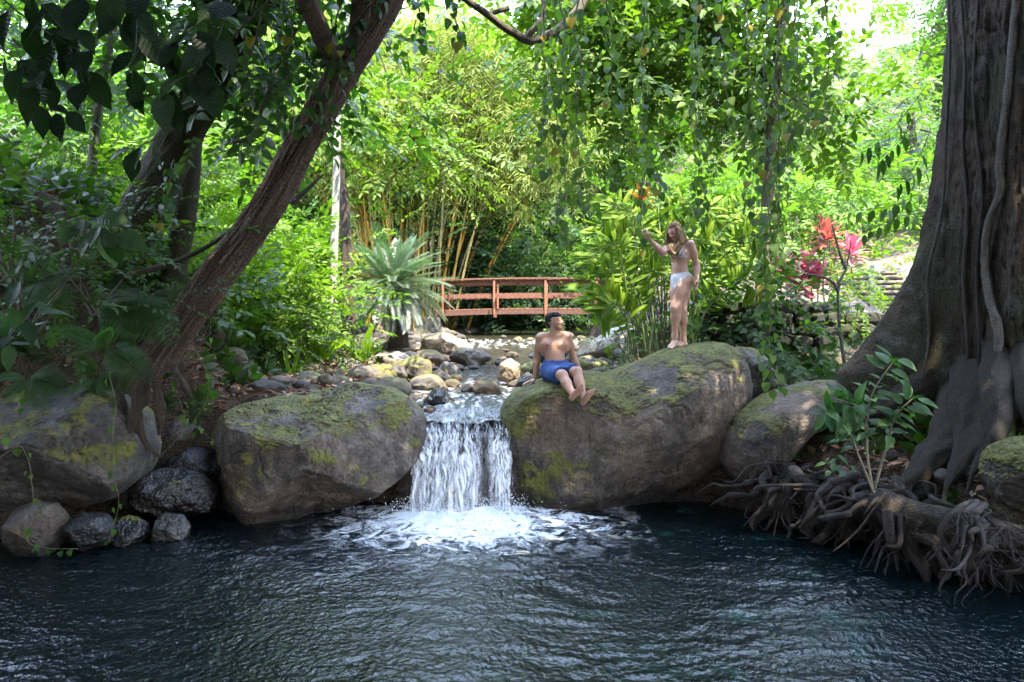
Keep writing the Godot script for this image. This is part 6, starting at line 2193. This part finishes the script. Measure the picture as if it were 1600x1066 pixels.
	for q in [
		["leafy shrub in shade at the far left of the bank", 10, 330, 7.2, 1.3, 1.0, 1, 60],
		["dark shrub under the mossy trunk on the left bank", 50, 440, 6.8, 1.2, 0.6, 1, 45],
		["shrub of the left bank just below the thin lichen-spotted trunk", 120, 330, 8.8, 1.3, 0.9, 1, 70],
		["dark leafy shrub overhanging the shadowed boulder", 60, 585, 8.9, 1.1, 0.6, 1, 50],
		["shady shrub on the bank just left of the leaning trunk's foot", 165, 555, 9.3, 0.9, 0.6, 1, 45],
		["light green shrub behind the mossy trunk's foot", 250, 400, 10.8, 1.8, 1.6, 2, 190],
		["shaded shrub at the foot of the mossy trunk", 150, 430, 8.3, 1.2, 0.6, 1, 45],
		["sunny shrub behind the foot of the leaning trunk", 390, 520, 12.8, 1.5, 1.9, 2, 260],
		["bright yellow-green shrub between the leaning trunk and the pale trunk", 440, 520, 14.4, 1.4, 2.3, 2, 280],
		["rounded shrub left of the slim pale trunk", 468, 530, 13.6, 1.0, 1.3, 2, 170],
		["low dark shrub on the stony bank below the pale trunk", 430, 565, 12.6, 1.5, 0.75, 1, 200],
		["low bushy shrub at the edge of the stones", 480, 560, 12.9, 1.3, 0.8, 1, 200],
		["leaves drooping below the leaning trunk's foot", 320, 570, 10.6, 1.0, 0.9, 1, 90],
		["shrub on the right terrace behind the bare sapling", 1300, 440, 14.5, 1.2, 1.5, 2, 150],
		["low weeds along the top of the terrace wall", 1330, 500, 12.8, 1.6, 0.45, 2, 90],
		["plants at the foot of the buttress behind the brown egg-shaped boulder", 1330, 560, 10.3, 0.9, 0.55, 1, 60],
		["ferny weeds on top of the stone wall", 1180, 490, 12.2, 1.8, 0.9, 1, 170],
		["weeds right of the pale cream boulder", 975, 545, 13.2, 0.9, 0.6, 2, 70],
		["bush beneath the ginger plants at the stream's right edge", 1000, 545, 12.2, 1.1, 0.5, 1, 70],
	]:
		var ca: Color = [Color(0.025, 0.06, 0.015), Color(0.045, 0.11, 0.02), Color(0.1, 0.21, 0.02)][q[6]]
		var cb: Color = [Color(0.06, 0.13, 0.025), Color(0.1, 0.2, 0.03), Color(0.22, 0.36, 0.03)][q[6]]
		var p := at(q[1], q[2], q[3])
		bush("shrub", q[0], Vector3(p.x, maxf(land(p.x, -p.z), p.y - 0.6 * q[5]), p.z), q[4], q[5], q[4] * 0.8, q[7], [S.ovate, S.ovate2, S.small, S.long][n % 4] if q[5] > 0.8 else S.small, M.leaf_thin if q[6] == 2 else M.leaf, ca, cb, {"s0": 0.6, "s1": 1.05, "lumps": 6})
		n += 1
	# leafy sprays over the right terrace
	leafy("leafy_branch", "spray of long green leaves reaching left in front of the pale sky at right", "branch", at(1440, 290, 9.6), [[at(1450, 130, 9.6), at(1400, 195, 9.5), at(1345, 235, 9.4)], [at(1440, 180, 9.6), at(1400, 225, 9.5), at(1372, 250, 9.4)], [at(1455, 200, 9.6), at(1430, 260, 9.5), at(1400, 290, 9.4)]], 14, 0.22, 0.34, "lance", Color(0.05, 0.13, 0.02), Color(0.11, 0.22, 0.03), {"two_rows": true, "r": 0.007, "from": 0.1})
	leafy("leafy_branch", "lower spray of oval leaves beside the buttressed trunk", "branch", at(1460, 330, 10.2), [[at(1460, 250, 10.2), at(1420, 300, 10.1), at(1380, 330, 10.0)], [at(1450, 330, 10.2), at(1400, 340, 10.1), at(1350, 365, 10.0)], [at(1455, 290, 10.2), at(1400, 320, 10.1), at(1330, 330, 10.0)]], 14, 0.2, 0.42, "ovate", Color(0.07, 0.16, 0.02), Color(0.14, 0.26, 0.03), {"two_rows": true, "r": 0.007, "from": 0.1})
	# the bare sapling on the terrace
	t = thing("sapling", "thin forked sapling with bare stem beside the terrace wall", "tree", at(1320, 568, 10.9))
	for s in [[[1320, 568], [1312, 510], [1310, 450], [1322, 420], [1330, 380]], [[1310, 455], [1300, 440], [1282, 432], [1255, 428]], [[1322, 420], [1312, 395], [1300, 350]]]:
		var pts := []
		for e in s:
			pts.append(at(e[0], e[1], 10.9) - t.position)
		mb = MB.new()
		tube(mb, spline(pts, 20), rspline([0.03, 0.02, 0.01], 20), 8, Color(0.2, 0.16, 0.11), Color(0.36, 0.29, 0.2))
		part("stem", mb.mesh(), M.smooth_bark, t)
	# young shrub in front of the roots
	leafy("sapling", "young glossy-leaved shrub growing in front of the tree roots", "shrub", at(1365, 770, 6.9), [[at(1365, 770, 6.9), at(1355, 700, 6.8), at(1362, 620, 6.7), at(1400, 560, 6.65)], [at(1365, 770, 6.9), at(1345, 720, 6.75), at(1320, 660, 6.6), at(1290, 645, 6.5)], [at(1365, 770, 6.9), at(1385, 700, 6.75), at(1400, 650, 6.6), at(1430, 620, 6.55)], [at(1355, 690, 6.8), at(1345, 640, 6.65), at(1310, 625, 6.6)]], 26, 0.2, 0.46, "ovate", Color(0.04, 0.12, 0.03), Color(0.11, 0.23, 0.06), {"mat": "leaf_gloss", "from": 0.42, "r": 0.012, "stem": Color(0.18, 0.15, 0.1)})
	leafy("seedling", "small seedling low among the roots by the water", "plant", at(1310, 750, 7.5), [[at(1310, 755, 7.5), at(1300, 735, 7.4), at(1290, 720, 7.4)], [at(1310, 755, 7.5), at(1320, 735, 7.4), at(1330, 725, 7.3)]], 5, 0.13, 0.5, "ovate", Color(0.04, 0.12, 0.03), Color(0.09, 0.2, 0.04), {"r": 0.005})
	# big bright leaves on the stony bank
	for q in [
		["canna_plant", "bright broad-leaved plant with tall lit leaf on the stony bank", at(492, 570, 13.0), [[495, 505], [460, 525], [540, 530], [515, 540], [470, 545], [505, 520]], 0.62],
		["canna_plant", "smaller broad-leaved plant in front of the cycad", at(568, 565, 13.4), [[575, 515], [545, 535], [595, 545], [555, 550], [585, 535]], 0.5],
		["strap_plant", "low plant with drooping strap leaves among the cobbles", at(455, 590, 11.6), [[425, 580], [440, 550], [470, 545], [490, 590], [460, 600], [480, 565], [415, 590]], 0.42],
	]:
		var o := thing(q[0], q[1], "plant", q[2])
		var wide := 0.3 if q[0] == "canna_plant" else 0.13
		for e in q[3]:
			var dir: Vector3 = at(e[0], e[1], -q[2].z + rr(-0.3, 0.2)) - q[2]
			mb = MB.new()
			leaf(mb, Vector3.ZERO, (dir + Vector3(0, 0.1, 0)).normalized(), Vector3(rr(-0.2, 0.2), 0.7, 0.7).normalized(), dir.length() * 1.15, dir.length() * wide, "lance", 8, Color(0.1, 0.24, 0.02).lerp(Color(0.24, 0.4, 0.02), rng.randf()), 0.25, 0.35, 0.02)
			part("leaf", mb.mesh(), M.leaf_thin, o)
	var g := thing("grass_clump", "clump of tall sword-shaped leaves behind the stony bank", "plant", at(398, 535, 12.4))
	for e in 40:
		mb = MB.new()
		var th := rr(0, TAU)
		leaf(mb, Vector3(rr(-0.1, 0.1), 0, rr(-0.1, 0.1)), Vector3(cos(th) * rr(0.1, 0.5), 1, sin(th) * 0.4).normalized(), Vector3(0, 0.2, 1), rr(0.5, 0.95), 0.05, "lance", 6, Color(0.05, 0.15, 0.02).lerp(Color(0.12, 0.25, 0.03), rng.randf()), 0.3, rr(0.2, 0.8))
		part("blade", mb.mesh(), M.leaf, g)


func ti(label: String, base: Vector3, top: Vector3, n: int, l: float, ca: Color, cb: Color) -> void:
	var t := thing("ti_plant", label, "plant", base)
	var mb := MB.new()
	stick(mb, Vector3.ZERO, top - base, 0.014, 0.01, 6, Color(0.14, 0.1, 0.07), Color(0.2, 0.15, 0.1), 0.04)
	part("stem", mb.mesh(), M.stem, t)
	for k in n:
		var th := k * 2.4
		var el := lerpf(1.3, -0.2, (k + 0.5) / n)
		var dir := Vector3(cos(th) * cos(el), sin(el), sin(th) * cos(el))
		part("leaf", vine_leaf(ca, cb, rng.randi() % 6, "lance", 0.26), M.petal, t).transform = aim(top - base - Vector3(0, 0.12 * k / n, 0), dir, Vector3.UP, l * rr(0.75, 1.1))


# ---------- litter, creepers and the last small things
func make_details() -> void:
	make_wall_and_steps()
	rng.seed = 1212
	# dead leaves on the banks
	var mb := MB.new()
	leaf(mb, Vector3(0, 0, 0.05), Vector3.FORWARD, Vector3.UP, 0.11, 0.05, "ovate", 3, Color.WHITE, 0.5, -0.5, 0.08)
	var xf := []
	var cols := []
	var tones := [Color(0.22, 0.13, 0.075), Color(0.32, 0.2, 0.13), Color(0.14, 0.085, 0.055), Color(0.4, 0.24, 0.14), Color(0.26, 0.2, 0.15), Color(0.3, 0.12, 0.05)]
	for k in 12000:
		var p := Vector2.ZERO
		var w := rng.randf()
		if w < 0.34:
			p = Vector2(rr(-8.0, -3.4), rr(5.5, 13.0))
		elif w < 0.66:
			p = Vector2(rr(-4.5, -0.8), rr(9.3, 18.0))
		elif w < 0.9:
			p = Vector2(rr(3.2, 6.5), rr(5.0, 9.3))
		else:
			p = Vector2(rr(1.8, 5.0), rr(9.4, 12.6))
		var y := land(p.x, p.y)
		if y < 0.25 or (p.y > 9.2 and absf(p.x - stream_mid(p.y)) < stream_half(p.y) + 0.1):
			continue
		xf.append(Transform3D(Basis(Vector3.UP, rr(0, TAU)).rotated(rdir(), rr(0, 0.6)).scaled(Vector3.ONE * rr(0.7, 1.6)), Vector3(p.x, y + rr(0.005, 0.04), -p.y)))
		cols.append(tones[rng.randi() % 6] * rr(0.6, 1.2))
	for q in cols.size():
		cols[q].a = 1
	tag(copies("fallen_leaves", mb.mesh(), M.litter, xf, cols), "brown fallen leaves scattered over both banks", "", "", "stuff")
	# pebbles between the cobbles
	xf = []
	cols = []
	for k in 5200:
		var d := rr(9.4, 20.0)
		var off := stream_half(d) + rr(-0.4, 0.6) + 3.2 * pow(rng.randf(), 1.5)
		var x := stream_mid(d) - off if k % 6 else stream_mid(d) + minf(off, stream_half(d) + 1.0)
		var s := 0.012 + 0.045 * pow(rng.randf(), 2.0)
		xf.append(Transform3D(Basis(Vector3.UP, rr(0, TAU)) * Basis.from_scale(Vector3(s * 1.3, s * 0.7, s)), Vector3(x, maxf(land(x, d), stream_level(d) - 0.01) + s * 0.2, -d)))
		cols.append(tones[0].lerp(Color(0.33, 0.28, 0.23), rng.randf()) * rr(0.5, 1.4))
	for q in cols.size():
		cols[q].a = 1
	var pb := MB.new()
	var ic := ico(2)
	for q in ic[0]:
		pb.vert(q * (1.0 + 0.25 * n3(q, 1.1)))
	pb.i = ic[1]
	tag(copies("gravel", pb.mesh(), M.cobble, xf, cols), "small pebbles filling the stony banks of the stream", "", "", "stuff")
	# green seedlings and weeds on the banks
	xf = []
	cols = []
	for k in 900:
		var p := Vector2(rr(-8, -3.6), rr(6.0, 14.0)) if k % 3 else Vector2(rr(2.2, 6.5), rr(6.2, 14.0))
		var y := land(p.x, p.y)
		if y < 0.3:
			continue
		xf.append(aim(Vector3(p.x, y, -p.y), Vector3(rr(-0.6, 0.6), 1, rr(-0.6, 0.6)).normalized(), Vector3.BACK, rr(0.3, 0.8)))
		cols.append(Color(0.03, 0.08, 0.018).lerp(Color(0.1, 0.2, 0.03), rng.randf()))
	tag(copies("ground_plants", S.big, M.leaf, xf, cols), "low green plants covering the earth banks", "", "", "stuff")
	# the ragged old root hanging from the left bank
	var o := thing("dead_stump", "ragged peeling root stump hanging between the shadowed boulder and the black stones", "stump", at(215, 640, 8.0))
	for q in [[[[232, 560], [222, 620], [205, 660], [200, 750]], [0.03, 0.075, 0.05, 0.03]], [[[240, 590], [250, 640], [248, 680]], [0.02, 0.06, 0.015]], [[[205, 600], [215, 650], [225, 690], [252, 715]], [0.01, 0.045, 0.035, 0.01]], [[[262, 560], [285, 600], [300, 622]], [0.02, 0.05, 0.01]], [[[180, 590], [190, 630], [196, 660]], [0.01, 0.045, 0.01]]]:
		var pts := []
		for e in q[0]:
			pts.append(at(e[0], e[1], 8.0 + rr(-0.1, 0.1)) - o.position)
		mb = MB.new()
		tube(mb, spline(pts, 30), rspline(q[1], 30), 18, Color(0.1, 0.068, 0.045), Color(0.27, 0.19, 0.13), Vector3(0.5, 2.2, 4.0), rr(0, 40))
		part("root", mb.mesh(), M.bark, o)
	# creepers trailing over the left boulders
	for q in [
		["thin creeper trailing from the leaning trunk down across the black stones", [[330, 520], [270, 600], [285, 670], [240, 720], [175, 690]], 8.0, 16],
		["thin creeper hanging down the face of the shadowed boulder", [[150, 470], [165, 590], [180, 690], [185, 780], [160, 850]], 7.25, 18],
		["creeper looping over the pale corner boulder", [[-10, 720], [40, 700], [52, 780], [40, 850], [120, 860]], 6.9, 18],
		["bare arching twig with few leaves at the left edge", [[-10, 690], [30, 640], [60, 600]], 6.6, 5],
		["creeper hanging from the bank before the leaning trunk's foot", [[300, 540], [330, 600], [300, 660], [330, 690]], 8.1, 12],
	]:
		var pts := []
		for e in q[1]:
			pts.append(at(e[0], e[1], q[2]))
		vine(q[0], pts, q[3], 0.075, 0.05, Color(0.06, 0.15, 0.03), Color(0.14, 0.28, 0.04), {"name": "creeper", "mat": "leaf_thin", "r": 0.005})
	# dead branches
	for q in [
		["dead branch stub forking from the underside of the leaning trunk", [[455, 318], [478, 298], [505, 272]], 8.3, 0.04, 0.008],
		["dark thin branch arching from the mossy trunk to the leaning trunk", [[200, 430], [270, 410], [340, 375], [400, 320]], 8.9, 0.04, 0.015],
		["slim hanging branch curving across the leaves at upper left", [[350, 225], [395, 210], [412, 160], [440, 90], [480, 20]], 8.6, 0.022, 0.012],
		["fallen pale stick poking out of the tangled roots over the water", [[1385, 770], [1340, 830], [1302, 862]], 6.9, 0.014, 0.008],
		["pair of bare sticks lying across the roots", [[1240, 765], [1320, 765], [1400, 745]], 7.7, 0.014, 0.006],
		["dead log lying on the slope of the left bank", [[60, 310], [100, 330], [128, 352]], 7.6, 0.09, 0.06],
	]:
		var pts := []
		for e in q[1]:
			pts.append(at(e[0], e[1], q[2]))
		mb = MB.new()
		tube(mb, spline(pts, 24), rspline([q[3], (q[3] + q[4]) / 2, q[4]], 24), 10, Color(0.1, 0.075, 0.05), Color(0.22, 0.165, 0.12), Vector3(0.25, 2.0, 4.0), rr(0, 9))
		tag(part("branch", mb.mesh(), M.smooth_bark), q[0], "branch")
